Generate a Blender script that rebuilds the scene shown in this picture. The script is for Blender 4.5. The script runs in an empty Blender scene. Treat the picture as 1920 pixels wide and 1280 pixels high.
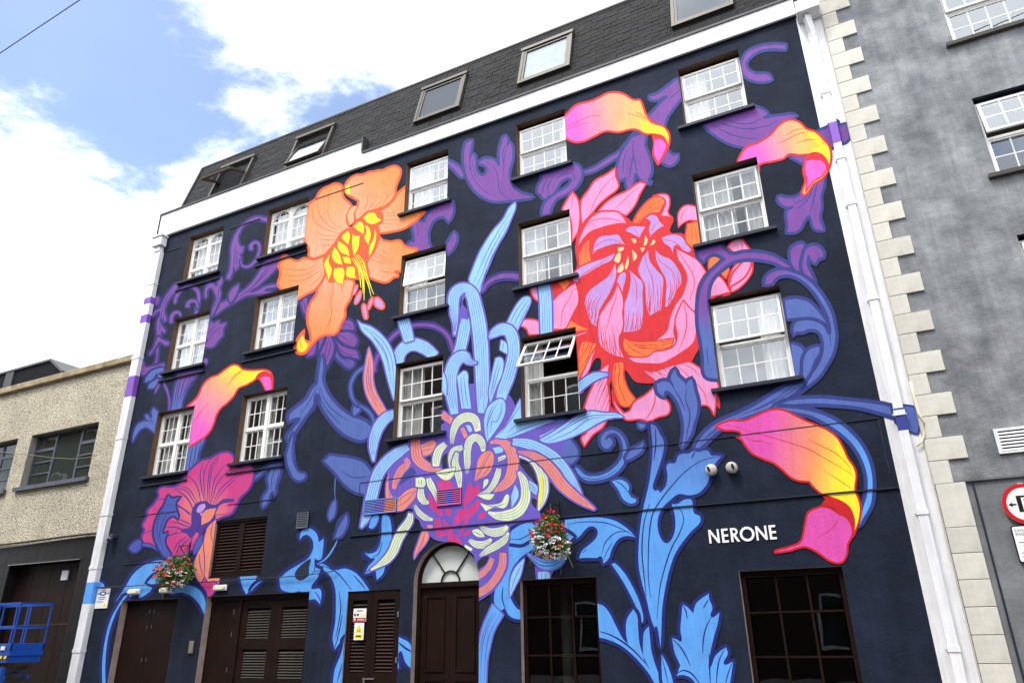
import bpy, bmesh, math, random
import numpy as np
from mathutils import Vector, Matrix, Euler
from mathutils.geometry import delaunay_2d_cdt
random.seed(7); rng = np.random.default_rng(7)
S = bpy.context.scene
C = S.collection
# ------------------------------------------------------------------ camera
WALL_Y = 12.0; EYE = 1.6; FPX = 1333.439
AX_R = Vector((0.89328006, 0.44928017, -0.01407325))
AX_U = Vector((0.18290434, -0.33470309, 0.92440242))
AX_F = Vector((-0.41060532, 0.82832431, 0.38115889))
cam = bpy.data.cameras.new('camera'); camo = bpy.data.objects.new('camera', cam); C.objects.link(camo)
cam.sensor_width = 36.0; cam.lens = 36.0 * FPX / 1920.0; cam.clip_start = 0.05; cam.clip_end = 5000
m = Matrix.Identity(4)
for i in range(3):
    m[i][0] = AX_R[i]; m[i][1] = AX_U[i]; m[i][2] = -AX_F[i]
m[2][3] = EYE
camo.matrix_world = m
S.camera = camo
# ------------------------------------------------------------------ light
SUN_EL = math.radians(60); SUN_AZ = math.radians(-20)     # from the street side, a little to the left
sdir = Vector((math.sin(SUN_AZ) * math.cos(SUN_EL), -math.cos(SUN_AZ) * math.cos(SUN_EL), math.sin(SUN_EL)))
W = bpy.data.worlds.new('World'); S.world = W; W.use_nodes = True
nt = W.node_tree; nt.nodes.clear()
def N(t, **k):
    n = nt.nodes.new(t)
    for a, b in k.items(): setattr(n, a, b)
    return n
def LK(a, b): nt.links.new(a, b)
out = N('ShaderNodeOutputWorld'); bg = N('ShaderNodeBackground'); LK(bg.outputs[0], out.inputs[0])
sky = N('ShaderNodeTexSky', sky_type='NISHITA'); sky.sun_disc = False
sky.sun_elevation = SUN_EL; sky.sun_rotation = math.atan2(sdir.x, sdir.y)
sky.dust_density = 1.5; sky.altitude = 20
bg.inputs[1].default_value = 0.13
# clouds: fractal noise on the view direction, projected on a cloud ceiling
tc = N('ShaderNodeTexCoord'); sep = N('ShaderNodeSeparateXYZ'); LK(tc.outputs['Generated'], sep.inputs[0])
def M(op, a, b=None, c=None):
    n = N('ShaderNodeMath', operation=op)
    for i, v in enumerate((a, b, c)):
        if v is None: continue
        if isinstance(v, (int, float)): n.inputs[i].default_value = v
        else: LK(v, n.inputs[i])
    return n.outputs[0]
zz = M('ADD', M('MAXIMUM', sep.outputs[2], 0.0), 0.25)
cb = N('ShaderNodeCombineXYZ'); LK(M('DIVIDE', sep.outputs[0], zz), cb.inputs[0]); LK(M('DIVIDE', sep.outputs[1], zz), cb.inputs[1])
n1 = N('ShaderNodeTexNoise'); n1.inputs['Scale'].default_value = 2.2; n1.inputs['Detail'].default_value = 9; n1.inputs['Roughness'].default_value = 0.62; n1.inputs['Distortion'].default_value = 0.15
mp = N('ShaderNodeMapping'); mp.inputs['Location'].default_value = (1.1, 8.7, 3.4); LK(cb.outputs[0], mp.inputs[0]); LK(mp.outputs[0], n1.inputs['Vector'])
# a gap in the cloud where the blue shows
def DOT(v):
    n = N('ShaderNodeVectorMath', operation='DOT_PRODUCT'); LK(tc.outputs['Generated'], n.inputs[0]); n.inputs[1].default_value = v
    return n.outputs['Value']
gdir = (AX_R * ((300 - 960) / FPX) - AX_U * ((95 - 640) / FPX) + AX_F).normalized()
ga = AX_R.lerp(-AX_U, 0.18).normalized(); gb = ga.cross(gdir).normalized(); ga = gdir.cross(gb).normalized()
uu = M('DIVIDE', DOT(ga), 0.38); vv = M('DIVIDE', DOT(gb), 0.125)
gap = M('EXPONENT', M('MULTIPLY', M('ADD', M('MULTIPLY', uu, uu), M('MULTIPLY', vv, vv)), -1.0))
gap = M('MULTIPLY', gap, M('GREATER_THAN', DOT(gdir), 0.0))
dens = M('SUBTRACT', M('ADD', n1.outputs[0], 0.07), M('MULTIPLY', gap, 0.20))
cov = N('ShaderNodeMapRange', interpolation_type='SMOOTHSTEP'); LK(dens, cov.inputs[0])
cov.inputs[1].default_value = 0.37; cov.inputs[2].default_value = 0.55; cov.inputs[3].default_value = 0.03
n2 = N('ShaderNodeTexNoise'); n2.inputs['Scale'].default_value = 1.7; n2.inputs['Detail'].default_value = 6; LK(mp.outputs[0], n2.inputs['Vector'])
ccol = N('ShaderNodeMix', data_type='RGBA'); cr = N('ShaderNodeMapRange'); LK(n2.outputs[0], cr.inputs[0]); cr.inputs[1].default_value = 0.34; cr.inputs[2].default_value = 0.56; LK(cr.outputs[0], ccol.inputs[0])
ccol.inputs[6].default_value = (3.0, 3.15, 3.5, 1); ccol.inputs[7].default_value = (12.0, 12.1, 12.4, 1)
mix = N('ShaderNodeMix', data_type='RGBA'); LK(cov.outputs[0], mix.inputs[0]); LK(sky.outputs[0], mix.inputs[6]); LK(ccol.outputs[2], mix.inputs[7])
LK(mix.outputs[2], bg.inputs[0])
sun = bpy.data.lights.new('sun', 'SUN'); sun.energy = 1.5; sun.angle = math.radians(14); sun.color = (1.0, 0.95, 0.88)
suno = bpy.data.objects.new('sun', sun); C.objects.link(suno); suno.rotation_euler = sdir.to_track_quat('Z', 'Y').to_euler(); suno.location = (0, -10, 40)
S.view_settings.view_transform = 'Standard'; S.view_settings.look = 'None'; S.view_settings.gamma = 1.0
S.view_settings.exposure = 1.15
S.view_settings.use_curve_mapping = False
S.render.engine = 'CYCLES'; S.cycles.max_bounces = 8; S.cycles.transparent_max_bounces = 12

# ------------------------------------------------------------------ helpers
def px(x, y, Y=WALL_Y):
    """photo pixel -> (x, z) on the vertical plane at depth Y"""
    d = AX_R * ((x - 960) / FPX) - AX_U * ((y - 640) / FPX) + AX_F
    t = Y / d.y
    return d.x * t, d.z * t + EYE
def lin(c):
    c = c / 255.0
    return c / 12.92 if c <= 0.04045 else ((c + 0.055) / 1.055) ** 2.4
def rgb(r, g, b, k=1.0): return (lin(r) * k, lin(g) * k, lin(b) * k, 1)
MATS = {}
def mat(name, col, rough=0.6, noise=0.12, nscale=4.0, bump=0.0, bscale=60.0, metal=0.0, spec=0.4, col2=None, detail=5.0, lo=0.3, hi=0.7, streak=0.0, rnd=0.0, blot=0.0):
    if name in MATS: return MATS[name]
    mm = bpy.data.materials.new(name); mm.use_nodes = True; t = mm.node_tree; b = t.nodes['Principled BSDF']
    b.inputs['Roughness'].default_value = rough; b.inputs['Metallic'].default_value = metal; b.inputs['Specular IOR Level'].default_value = spec
    co = t.nodes.new('ShaderNodeTexCoord'); nz = t.nodes.new('ShaderNodeTexNoise'); nz.inputs['Scale'].default_value = nscale; nz.inputs['Detail'].default_value = detail
    t.links.new(co.outputs['Object'], nz.inputs['Vector'])
    mr = t.nodes.new('ShaderNodeMapRange'); mr.inputs[1].default_value = lo; mr.inputs[2].default_value = hi
    t.links.new(nz.outputs[0], mr.inputs[0])
    mx = t.nodes.new('ShaderNodeMix'); mx.data_type = 'RGBA'
    t.links.new(mr.outputs[0], mx.inputs[0])
    c2 = col2 if col2 else tuple(min(1, v * (1 - noise)) for v in col[:3]) + (1,)
    c1 = col if col2 else tuple(min(1, v * (1 + noise)) for v in col[:3]) + (1,)
    mx.inputs[6].default_value = c1; mx.inputs[7].default_value = c2
    outc = mx.outputs[2]
    def mul(fac_socket):
        nonlocal outc
        m2 = t.nodes.new('ShaderNodeMix'); m2.data_type = 'RGBA'; m2.blend_type = 'MULTIPLY'; m2.inputs[0].default_value = 1.0
        t.links.new(outc, m2.inputs[6]); t.links.new(fac_socket, m2.inputs[7]); outc = m2.outputs[2]
    def ranged(sock, lo_, hi_, a_, b_):
        r_ = t.nodes.new('ShaderNodeMapRange'); r_.inputs[1].default_value = lo_; r_.inputs[2].default_value = hi_; r_.inputs[3].default_value = a_; r_.inputs[4].default_value = b_
        t.links.new(sock, r_.inputs[0]); return r_.outputs[0]
    if streak:      # rain streaks and dust runs, long in z
        mpn = t.nodes.new('ShaderNodeMapping'); mpn.inputs['Scale'].default_value = (5.0, 5.0, 0.35); t.links.new(co.outputs['Object'], mpn.inputs[0])
        sn = t.nodes.new('ShaderNodeTexNoise'); sn.inputs['Scale'].default_value = 1.6; sn.inputs['Detail'].default_value = 8; sn.inputs['Roughness'].default_value = 0.7; t.links.new(mpn.outputs[0], sn.inputs['Vector'])
        mul(ranged(sn.outputs[0], 0.35, 0.62, 1.0 - streak, 1.0))
    if blot:        # larger patches of wear
        bn = t.nodes.new('ShaderNodeTexNoise'); bn.inputs['Scale'].default_value = 0.45; bn.inputs['Detail'].default_value = 10; bn.inputs['Roughness'].default_value = 0.72; t.links.new(co.outputs['Object'], bn.inputs['Vector'])
        mul(ranged(bn.outputs[0], 0.36, 0.62, 1.0 - blot, 1.0))
    if rnd:
        oi_ = t.nodes.new('ShaderNodeObjectInfo'); mul(ranged(oi_.outputs['Random'], 0.0, 1.0, 1.0 - rnd, 1.0))
    t.links.new(outc, b.inputs['Base Color'])
    if bump:
        nb = t.nodes.new('ShaderNodeTexNoise'); nb.inputs['Scale'].default_value = bscale; nb.inputs['Detail'].default_value = 4
        t.links.new(co.outputs['Object'], nb.inputs['Vector'])
        bp = t.nodes.new('ShaderNodeBump'); bp.inputs['Strength'].default_value = bump; bp.inputs['Distance'].default_value = 0.02
        nb2 = t.nodes.new('ShaderNodeTexNoise'); nb2.inputs['Scale'].default_value = bscale*0.12; nb2.inputs['Detail'].default_value = 5
        t.links.new(co.outputs['Object'], nb2.inputs['Vector'])
        ad = t.nodes.new('ShaderNodeMath'); ad.operation = 'MULTIPLY_ADD'; ad.inputs[1].default_value = 2.0; t.links.new(nb2.outputs[0], ad.inputs[0]); t.links.new(nb.outputs[0], ad.inputs[2])
        t.links.new(ad.outputs[0], bp.inputs['Height']); t.links.new(bp.outputs[0], b.inputs['Normal'])
    MATS[name] = mm
    return mm
def tag(o, label=None, cat=None, group=None, kind=None):
    if label: o['label'] = label
    if cat: o['category'] = cat
    if group: o['group'] = group
    if kind: o['kind'] = kind
    return o
def adopt(o, parent):
    if parent is not None:
        o.parent = parent
        if parent.type == 'EMPTY' and parent.parent is None:
            o.matrix_parent_inverse = Matrix.Translation(-Vector(parent.location))
    return o
def empty(name, loc, label, cat, group=None):
    o = bpy.data.objects.new(name, None); C.objects.link(o); o.location = loc
    o.empty_display_size = 0.2
    return tag(o, label, cat, group)
class MB:
    def __init__(s): s.v = []; s.f = []; s.m = []
    def quad(s, pts, mi=0):
        n = len(s.v); s.v += [tuple(p) for p in pts]; s.f.append(tuple(range(n, n + len(pts)))); s.m.append(mi)
    def box(s, x0, x1, y0, y1, z0, z1, mi=0, M4=None):
        if x0 > x1: x0, x1 = x1, x0
        if y0 > y1: y0, y1 = y1, y0
        if z0 > z1: z0, z1 = z1, z0
        n = len(s.v)
        vs = [(x0,y0,z0),(x1,y0,z0),(x1,y1,z0),(x0,y1,z0),(x0,y0,z1),(x1,y0,z1),(x1,y1,z1),(x0,y1,z1)]
        if M4 is not None: vs = [tuple(M4 @ Vector(p)) for p in vs]
        s.v += vs
        for f in ((0,3,2,1),(4,5,6,7),(0,1,5,4),(1,2,6,5),(2,3,7,6),(3,0,4,7)):
            s.f.append(tuple(n + i for i in f)); s.m.append(mi)
        return s
    def tube(s, pts, r, n=8, mi=0, cap=True):
        pts = [Vector(p) for p in pts]; base = len(s.v)
        rr = r if isinstance(r, (list, tuple)) else [r] * len(pts)
        for i, p in enumerate(pts):
            t = (pts[min(i+1, len(pts)-1)] - pts[max(i-1, 0)]).normalized()
            a = t.cross(Vector((0,0,1)))
            if a.length < 1e-3: a = t.cross(Vector((1,0,0)))
            a.normalize(); b = t.cross(a)
            for k in range(n):
                an = 2 * math.pi * k / n
                s.v.append(tuple(p + a * (rr[i] * math.cos(an)) + b * (rr[i] * math.sin(an))))
        for i in range(len(pts) - 1):
            for k in range(n):
                s.f.append((base + i*n + k, base + i*n + (k+1) % n, base + (i+1)*n + (k+1) % n, base + (i+1)*n + k)); s.m.append(mi)
        if cap:
            s.f.append(tuple(base + k for k in range(n))[::-1]); s.m.append(mi)
            e = base + (len(pts)-1) * n
            s.f.append(tuple(e + k for k in range(n))); s.m.append(mi)
        return s
    def prism(s, loop, y0, y1, mi=0):
        """loop of (x, z) extruded from y0 (front) to y1"""
        n = len(loop); b = len(s.v)
        s.v += [(x, y0, z) for x, z in loop] + [(x, y1, z) for x, z in loop]
        s.f.append(tuple(range(b, b+n))); s.m.append(mi)
        s.f.append(tuple(range(b+2*n-1, b+n-1, -1))); s.m.append(mi)
        for i in range(n):
            j = (i+1) % n
            s.f.append((b+i, b+n+i, b+n+j, b+j)); s.m.append(mi)
        return s
    def build(s, name, mats, parent=None, smooth=False, bevel=0):
        me = bpy.data.meshes.new(name); me.from_pydata(s.v, [], s.f)
        for k in (mats if isinstance(mats, (list, tuple)) else [mats]): me.materials.append(k)
        if len(set(s.m)) > 1: me.polygons.foreach_set('material_index', s.m)
        bm = bmesh.new(); bm.from_mesh(me); bmesh.ops.recalc_face_normals(bm, faces=bm.faces)
        if bevel: bmesh.ops.bevel(bm, geom=list(bm.edges), offset=bevel, segments=1, affect='EDGES', clamp_overlap=True)
        bm.to_mesh(me); bm.free()
        if smooth: me.polygons.foreach_set('use_smooth', [True] * len(me.polygons))
        me.update()
        o = bpy.data.objects.new(name, me); C.objects.link(o)
        return adopt(o, parent)
def inst(name, me, parent, loc=(0,0,0), rot=(0,0,0), scale=(1,1,1)):
    o = bpy.data.objects.new(name, me); C.objects.link(o); o.location = loc; o.rotation_euler = rot; o.scale = scale
    return adopt(o, parent)
def boxmesh(name, dx, dy, dz, mt, bevel=0.0, origin=(0,0,0)):
    """shared box mesh from origin corner"""
    q = MB().box(origin[0], origin[0]+dx, origin[1], origin[1]+dy, origin[2], origin[2]+dz)
    o = q.build(name, mt, None, bevel=bevel); me = o.data; bpy.data.objects.remove(o)
    return me
def text_mesh(body, size, mt, name, parent, loc, depth=0.0, align='LEFT', rot=(math.pi/2,0,0), xs=1.0):
    cu = bpy.data.curves.new('txt', 'FONT'); cu.body = body; cu.size = size; cu.align_x = align; cu.extrude = depth
    to = bpy.data.objects.new('txt', cu); C.objects.link(to)
    dg = bpy.context.evaluated_depsgraph_get(); me = bpy.data.meshes.new_from_object(to.evaluated_get(dg))
    bpy.data.objects.remove(to); bpy.data.curves.remove(cu)
    me.materials.clear(); me.materials.append(mt)
    return inst(name, me, parent, loc, rot, (xs, 1, 1))
def in_poly(P, poly):
    x, y = P[:,0][:,None], P[:,1][:,None]
    a = np.asarray(poly, float); b = np.roll(a, -1, 0)
    ax, ay, bx, by = a[:,0], a[:,1], b[:,0], b[:,1]
    cond = (ay > y) != (by > y)
    with np.errstate(divide='ignore', invalid='ignore'):
        xi = ax + (y - ay) * (bx - ax) / (by - ay)
    return (np.count_nonzero(cond & (x < xi), axis=1) % 2) == 1
def tri_region(outer, holes):
    """triangulate outer minus holes -> verts, tris"""
    vs = []; es = []
    for L in [outer] + holes:
        n = len(vs); vs += [Vector(p) for p in L]; es += [(n+i, n+(i+1) % len(L)) for i in range(len(L))]
    r = delaunay_2d_cdt(vs, es, [], 0, 1e-6, False)
    V = np.array([tuple(v) for v in r[0]]); T = np.array([f for f in r[2]])
    c = V[T].mean(1)
    keep = in_poly(c, outer)
    for h in holes: keep &= ~in_poly(c, h)
    return V, T[keep]
def rect(x0, x1, z0, z1): return [(x0, z0), (x1, z0), (x1, z1), (x0, z1)]
def wall(name, outer, holes, y0, y1, mats, parent, hole_mats=None):
    V, T = tri_region(outer, holes)
    q = MB(); n = len(V)
    q.v = [(a, y0, b) for a, b in V] + [(a, y1, b) for a, b in V]
    for t in T:
        q.f.append(tuple(int(i) for i in t)); q.m.append(0)
        q.f.append(tuple(int(i) + n for i in t[::-1])); q.m.append(0)
    for k, L in enumerate([outer] + holes):
        mi = 0 if k == 0 or not hole_mats else hole_mats[k-1]
        for i in range(len(L)):
            a, b = L[i], L[(i+1) % len(L)]
            q.quad([(a[0], y0, a[1]), (b[0], y0, b[1]), (b[0], y1, b[1]), (a[0], y1, a[1])], mi)
    return q.build(name, mats, parent)
# ------------------------------------------------------------------ materials
NAVY = mat('navy_wall_paint', rgb(31, 42, 64), 0.8, 0.16, 1.6, 0.4, 40, spec=0.2, streak=0.28, blot=0.28, lo=0.32, hi=0.64, col2=rgb(22, 30, 49), detail=9)
NAVYT = mat('navy_trim_paint', rgb(20, 26, 44), 0.6, 0.2, 6)
BROWNR = mat('brown_reveal_paint', rgb(92, 66, 48), 0.7, 0.2, 5)
TAUPE = mat('taupe_reveal_paint', rgb(150, 132, 126), 0.7, 0.2, 5)
WHITEP = mat('white_wall_paint', (0.82, 0.82, 0.84, 1), 0.6, 0.05, 2.5, 0.15, 50, streak=0.22, blot=0.1)
PIPEW = mat('white_plastic_pipe', (0.76, 0.77, 0.80, 1), 0.4, 0.06, 3, streak=0.18)
UPVC = mat('white_upvc', (0.84, 0.84, 0.82, 1), 0.35, 0.05, 6)
SLATE = mat('slate_tile', rgb(26, 28, 32), 0.75, rnd=0.5, spec=0.2, noise=0.35, nscale=1.7, bump=0.3, bscale=30, detail=8)
SLATE2 = mat('slate_tile_dark', rgb(23, 24, 27), 0.75, rnd=0.5, spec=0.2, noise=0.35, nscale=2.1, bump=0.3, bscale=30, detail=8)
SLATE3 = mat('slate_tile_warm', rgb(31, 32, 34), 0.75, rnd=0.5, spec=0.2, noise=0.35, nscale=1.9, bump=0.3, bscale=30, detail=8)
UNDER = mat('roof_felt', rgb(16, 16, 18), 0.9, 0.2, 4)
LEADT = mat('dark_metal_trim', rgb(48, 49, 54), 0.5, 0.2, 5)
RWFR = mat('roof_window_cladding', rgb(66, 64, 59), 0.45, 0.15, 8, metal=0.2)
WOOD = mat('dark_brown_joinery', rgb(27, 13, 8), 0.55, spec=0.15, noise=0.3, nscale=3.0, bump=0.1, bscale=30)
WOOD2 = mat('brown_slat_paint', rgb(46, 24, 16), 0.55, 0.3, 3.0)
TIMB = mat('red_brown_timber', rgb(96, 50, 30), 0.6, 0.2, 6)
DARK = mat('dark_gap', rgb(14, 13, 13), 0.9, 0.2, 4)
ROOM = mat('room_plaster', rgb(120, 110, 98), 0.9, 0.1, 2)
ROOMD = mat('room_floor', rgb(70, 55, 45), 0.8, 0.2, 2)
METAL = mat('grey_metal', rgb(150, 150, 152), 0.35, 0.15, 10, metal=0.7)
BLACKM = mat('black_metal', rgb(22, 22, 24), 0.5, 0.2, 10)
def glass_mat(name, tint=(1,1,1,1), ior=1.6, rough=0.0, body=0.0, bodycol=(0.5,0.5,0.5,1)):
    mm = bpy.data.materials.new(name); mm.use_nodes = True; t = mm.node_tree; t.nodes.clear()
    o = t.nodes.new('ShaderNodeOutputMaterial'); mx = t.nodes.new('ShaderNodeMixShader')
    fr = t.nodes.new('ShaderNodeFresnel'); fr.inputs[0].default_value = ior
    tr = t.nodes.new('ShaderNodeBsdfTransparent'); tr.inputs[0].default_value = tint
    gl = t.nodes.new('ShaderNodeBsdfGlossy'); gl.inputs['Roughness'].default_value = rough; gl.inputs[0].default_value = (0.90, 0.95, 1, 1)
    co = t.nodes.new('ShaderNodeTexCoord'); nz = t.nodes.new('ShaderNodeTexNoise'); nz.inputs['Scale'].default_value = 1.6; nz.inputs['Detail'].default_value = 1
    t.links.new(co.outputs['Object'], nz.inputs['Vector'])
    bp = t.nodes.new('ShaderNodeBump'); bp.inputs['Strength'].default_value = 0.12; bp.inputs['Distance'].default_value = 0.02
    t.links.new(nz.outputs[0], bp.inputs['Height']); t.links.new(bp.outputs[0], gl.inputs['Normal'])
    ge = t.nodes.new('ShaderNodeNewGeometry'); iv = t.nodes.new('ShaderNodeMath'); iv.operation = 'SUBTRACT'; iv.inputs[0].default_value = 1.0; t.links.new(ge.outputs['Backfacing'], iv.inputs[1])
    fm_ = t.nodes.new('ShaderNodeMath'); fm_.operation = 'MULTIPLY'; t.links.new(fr.outputs[0], fm_.inputs[0]); t.links.new(iv.outputs[0], fm_.inputs[1]); t.links.new(fm_.outputs[0], mx.inputs[0])
    src = tr.outputs[0]
    if body:
        df = t.nodes.new('ShaderNodeBsdfDiffuse'); df.inputs[0].default_value = bodycol
        m2 = t.nodes.new('ShaderNodeMixShader'); m2.inputs[0].default_value = body
        t.links.new(tr.outputs[0], m2.inputs[1]); t.links.new(df.outputs[0], m2.inputs[2]); src = m2.outputs[0]
    t.links.new(src, mx.inputs[1]); t.links.new(gl.outputs[0], mx.inputs[2]); t.links.new(mx.outputs[0], o.inputs[0])
    MATS[name] = mm
    return mm
GLASS = glass_mat('window_glass', (0.97, 0.98, 0.98, 1), 2.7)
GLASSR = glass_mat('roof_window_glass', (0.8, 0.83, 0.86, 1), 3.2)
GLASSD = glass_mat('dark_glass', (0.5, 0.51, 0.5, 1), 1.6)
GLASSS = glass_mat('steel_window_glass', (0.6, 0.64, 0.6, 1), 1.6, body=0.3, bodycol=rgb(80, 92, 84))
FROST = mat('frosted_glass', rgb(205, 212, 208), 0.35, 0.04, 3)
def curtain_mat():
    mm = bpy.data.materials.new('net_curtain'); mm.use_nodes = True; t = mm.node_tree; t.nodes.clear()
    o = t.nodes.new('ShaderNodeOutputMaterial'); d = t.nodes.new('ShaderNodeBsdfDiffuse'); d.inputs[0].default_value = (0.88, 0.88, 0.86, 1)
    tl = t.nodes.new('ShaderNodeBsdfTranslucent'); tl.inputs[0].default_value = (0.8, 0.79, 0.75, 1)
    tp = t.nodes.new('ShaderNodeBsdfTransparent')
    a = t.nodes.new('ShaderNodeMixShader'); a.inputs[0].default_value = 0.35; t.links.new(d.outputs[0], a.inputs[1]); t.links.new(tl.outputs[0], a.inputs[2])
    b = t.nodes.new('ShaderNodeMixShader'); co = t.nodes.new('ShaderNodeTexCoord'); nz = t.nodes.new('ShaderNodeTexNoise'); nz.inputs['Scale'].default_value = 3
    t.links.new(co.outputs['Object'], nz.inputs['Vector'])
    mr = t.nodes.new('ShaderNodeMapRange'); mr.inputs[3].default_value = 0.05; mr.inputs[4].default_value = 0.2; t.links.new(nz.outputs[0], mr.inputs[0]); t.links.new(mr.outputs[0], b.inputs[0])
    t.links.new(a.outputs[0], b.inputs[1]); t.links.new(tp.outputs[0], b.inputs[2]); t.links.new(b.outputs[0], o.inputs[0])
    return mm
NET = curtain_mat()

# ------------------------------------------------------------------ ground
ASPH = mat('asphalt', (0.05, 0.05, 0.052, 1), 0.9, 0.25, 8, 0.4, 150)
PAVE = mat('concrete_paving', (0.26, 0.25, 0.24, 1), 0.85, 0.2, 3, 0.2, 80)
q = MB(); q.quad([(-400, -400, 0), (400, -400, 0), (400, 400, 0), (-400, 400, 0)]); tag(q.build('ground', ASPH), kind='structure')
q = MB(); q.quad([(-120, 0.9, 0.004), (120, 0.9, 0.004), (120, 9.9, 0.004), (-120, 9.9, 0.004)]); tag(q.build('road', ASPH), kind='structure')
pv = tag(MB().box(-120, 120, 10.05, 11.99, -0.05, 0.12).build('pavement', PAVE), kind='structure')
MB().box(-120, 120, 9.9, 10.047, -0.05, 0.125).build('kerb', mat('granite_kerb', rgb(140, 138, 134), 0.8, 0.2, 12), pv)
pv2 = tag(MB().box(-120, 120, -3.2, 0.75, -0.05, 0.12).build('pavement', PAVE), kind='structure')
MB().box(-120, 120, 0.753, 0.9, -0.05, 0.125).build('kerb', MATS['granite_kerb'], pv2)

# ------------------------------------------------------------------ mural building
BX0, BX1 = -17.80, 0.845
WTOP = 13.0
B = empty('mural_building', (-8.5, 12.0, 0.0), 'tall dark navy building painted with giant flowers under a slate mansard roof', 'building')
COLS = {'A': (-16.42, -15.04), 'B': (-13.37, -11.93), 'C': (-8.80, -7.59), 'D': (-5.76, -4.55), 'E': (-1.98, -0.75)}
ROWS = {1: (11.0, 12.49), 2: (8.28, 9.85), 3: (5.45, 7.15)}
YF = 12.20
holes = []; hmats = []; HOLES = {}
for c in 'ABCDE':
    for r_ in (1, 2, 3):
        HOLES[c + str(r_)] = (COLS[c][0], COLS[c][1], ROWS[r_][0], ROWS[r_][1]); holes.append(rect(*HOLES[c + str(r_)])); hmats.append(1)
LOW = {'louvre': (-13.69, -12.09, 2.87, 4.14), 'door1': (-16.48, -14.56, 0.13, 2.49), 'door2': (-13.65, -10.69, 0.13, 2.49), 'shutter': (-9.70, -8.43, 0.13, 2.45),
       'D0': (-5.86, -4.42, 0.5, 2.505), 'E0': (-2.06, -0.57, 0.5, 2.475)}
for k, v in LOW.items(): holes.append(rect(*v)); hmats.append(2)
AX0, AX1, AZ = -8.13, -6.69, 2.55
arch = [(AX0, 0.13), (AX1, 0.13)] + [((AX0+AX1)/2 + (AX1-AX0)/2 * math.cos(a), AZ + (AX1-AX0)/2 * math.sin(a)) for a in [math.pi * i / 24 for i in range(25)]]
holes.append(arch); hmats.append(2)
HOLE_POLYS = list(holes)
wall('wall', rect(BX0, BX1, 0, WTOP), holes, 12.0, 12.34, [NAVY, BROWNR, TAUPE], B, hmats)
# side, back, inside
q = MB(); q.box(BX0, BX0+0.3, 12.342, 21, 0, WTOP); q.box(BX1-0.3, BX1, 12.342, 21, 0, WTOP); q.box(BX0+0.302, BX1-0.302, 20.7, 21, 0, WTOP)
q.build('rear_wall', MATS['white_wall_paint'], B)
q = MB()
for z in (2.75, 5.0, 7.75, 10.45, 13.02): q.box(BX0+0.32, BX1-0.32, 12.345, 20.68, z, z+0.18)
q.build('floor_slab', ROOMD, B)
q = MB(); q.box(BX0+0.32, BX1-0.32, 15.5, 15.65, 0.02, 13.0)
for x in (-17.4, -14.2, -10.4, -6.7, -3.2, 0.4):
    for z0, z1 in ((5.181, 7.749), (7.931, 10.449), (10.631, 13.0), (0.02, 2.749)): q.box(x-0.05, x+0.05, 12.345, 15.499, z0, z1)
q.build('partition', ROOM, B)
# white painted border strip on the right, flush paint
q = MB(); q.quad([(0.405, 11.9992, 0.13), (BX1, 11.9992, 0.13), (BX1, 11.9992, 12.85), (0.405, 11.9992, 12.85)]); q.build('white_border_strip', WHITEP, B)
# fascia
YFA = 11.93
q = MB(); q.box(-17.82, -10.203, YFA, 12.2, 12.82, 13.60); q.box(-10.20, 0.42, YFA, 12.2, 12.80, 13.20); q.build('fascia', WHITEP, B)
q = MB(); q.box(-17.86, -10.16, YFA-0.03, 12.22, 13.602, 13.665); q.box(-17.86, -17.823, YFA-0.03, 12.2, 12.95, 13.60); q.box(-10.158, 0.42, YFA-0.03, 12.22, 13.202, 13.262); q.box(-10.20, -10.155, YFA-0.032, 12.19, 13.265, 13.75)
q.box(-17.8, 0.42, YFA+0.01, 11.998, 12.77, 12.798)
q.build('fascia_capping', LEADT, B)
# ------------------------------------------------------------------ roof
RA = math.radians(75); RC, RS = math.cos(RA), math.sin(RA); RY0, RZ0 = 12.02, 13.26; RL = 2.42
RX0, RX1 = -17.30, 0.84
def rp(x, t, n=0.0): return (x, RY0 + t*RC - n*RS, RZ0 + t*RS + n*RC)
q = MB()
q.quad([rp(RX0, -0.1), rp(RX1, -0.1), rp(RX1, RL), rp(RX0, RL)])
e = rp(0, RL)
q.quad([(RX0, e[1], e[2]), (RX1, e[1], e[2]), (RX1, 21, e[2]+0.25), (RX0, 21, e[2]+0.25)])
q.quad([rp(RX0, -0.1), rp(RX0, RL), (RX0, 21, e[2]+0.25), (RX0, 21, 13.0)]); q.quad([rp(RX1, -0.1), rp(RX1, RL), (RX1, 21, e[2]+0.25), (RX1, 21, 13.0)])
q.quad([(RX0, 21, 13.0), (RX1, 21, 13.0), (RX1, 21, e[2]+0.25), (RX0, 21, e[2]+0.25)])
roof = q.build('roof', UNDER, B)
RW = [(-16.08, -14.72), (-13.07, -11.68), (-8.71, -7.35), (-5.74, -4.39), (-2.0, -0.68)]
RT0, RT1 = 0.47, 1.86
SW, SE = 0.33, 0.155
sl = []
row = 0; t = 0.0
while t < RL - 0.02:
    h = min(SE + 0.07, RL - t)
    x = RX0 - (SW/2 if row % 2 else 0)
    while x < RX1:
        a, b = max(x, RX0), min(x + SW, RX1)
        x += SW
        if b - a < 0.06: continue
        segs = [(a, b)]
        for (w0, w1) in RW:
            if t + SE > RT0 - 0.02 and t < RT1 + 0.02:
                ns = []
                for (s0, s1) in segs:
                    if s1 <= w0 - 0.03 or s0 >= w1 + 0.03: ns.append((s0, s1))
                    else:
                        if s0 < w0 - 0.06: ns.append((s0, w0 - 0.03))
                        if s1 > w1 + 0.06: ns.append((w1 + 0.03, s1))
                segs = ns
        for (s0, s1) in segs: sl.append((s0, s1, t, h))
    t += SE; row += 1
sl.sort(key=lambda k: (-(k[0] > -9.2), -k[1]))
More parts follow.
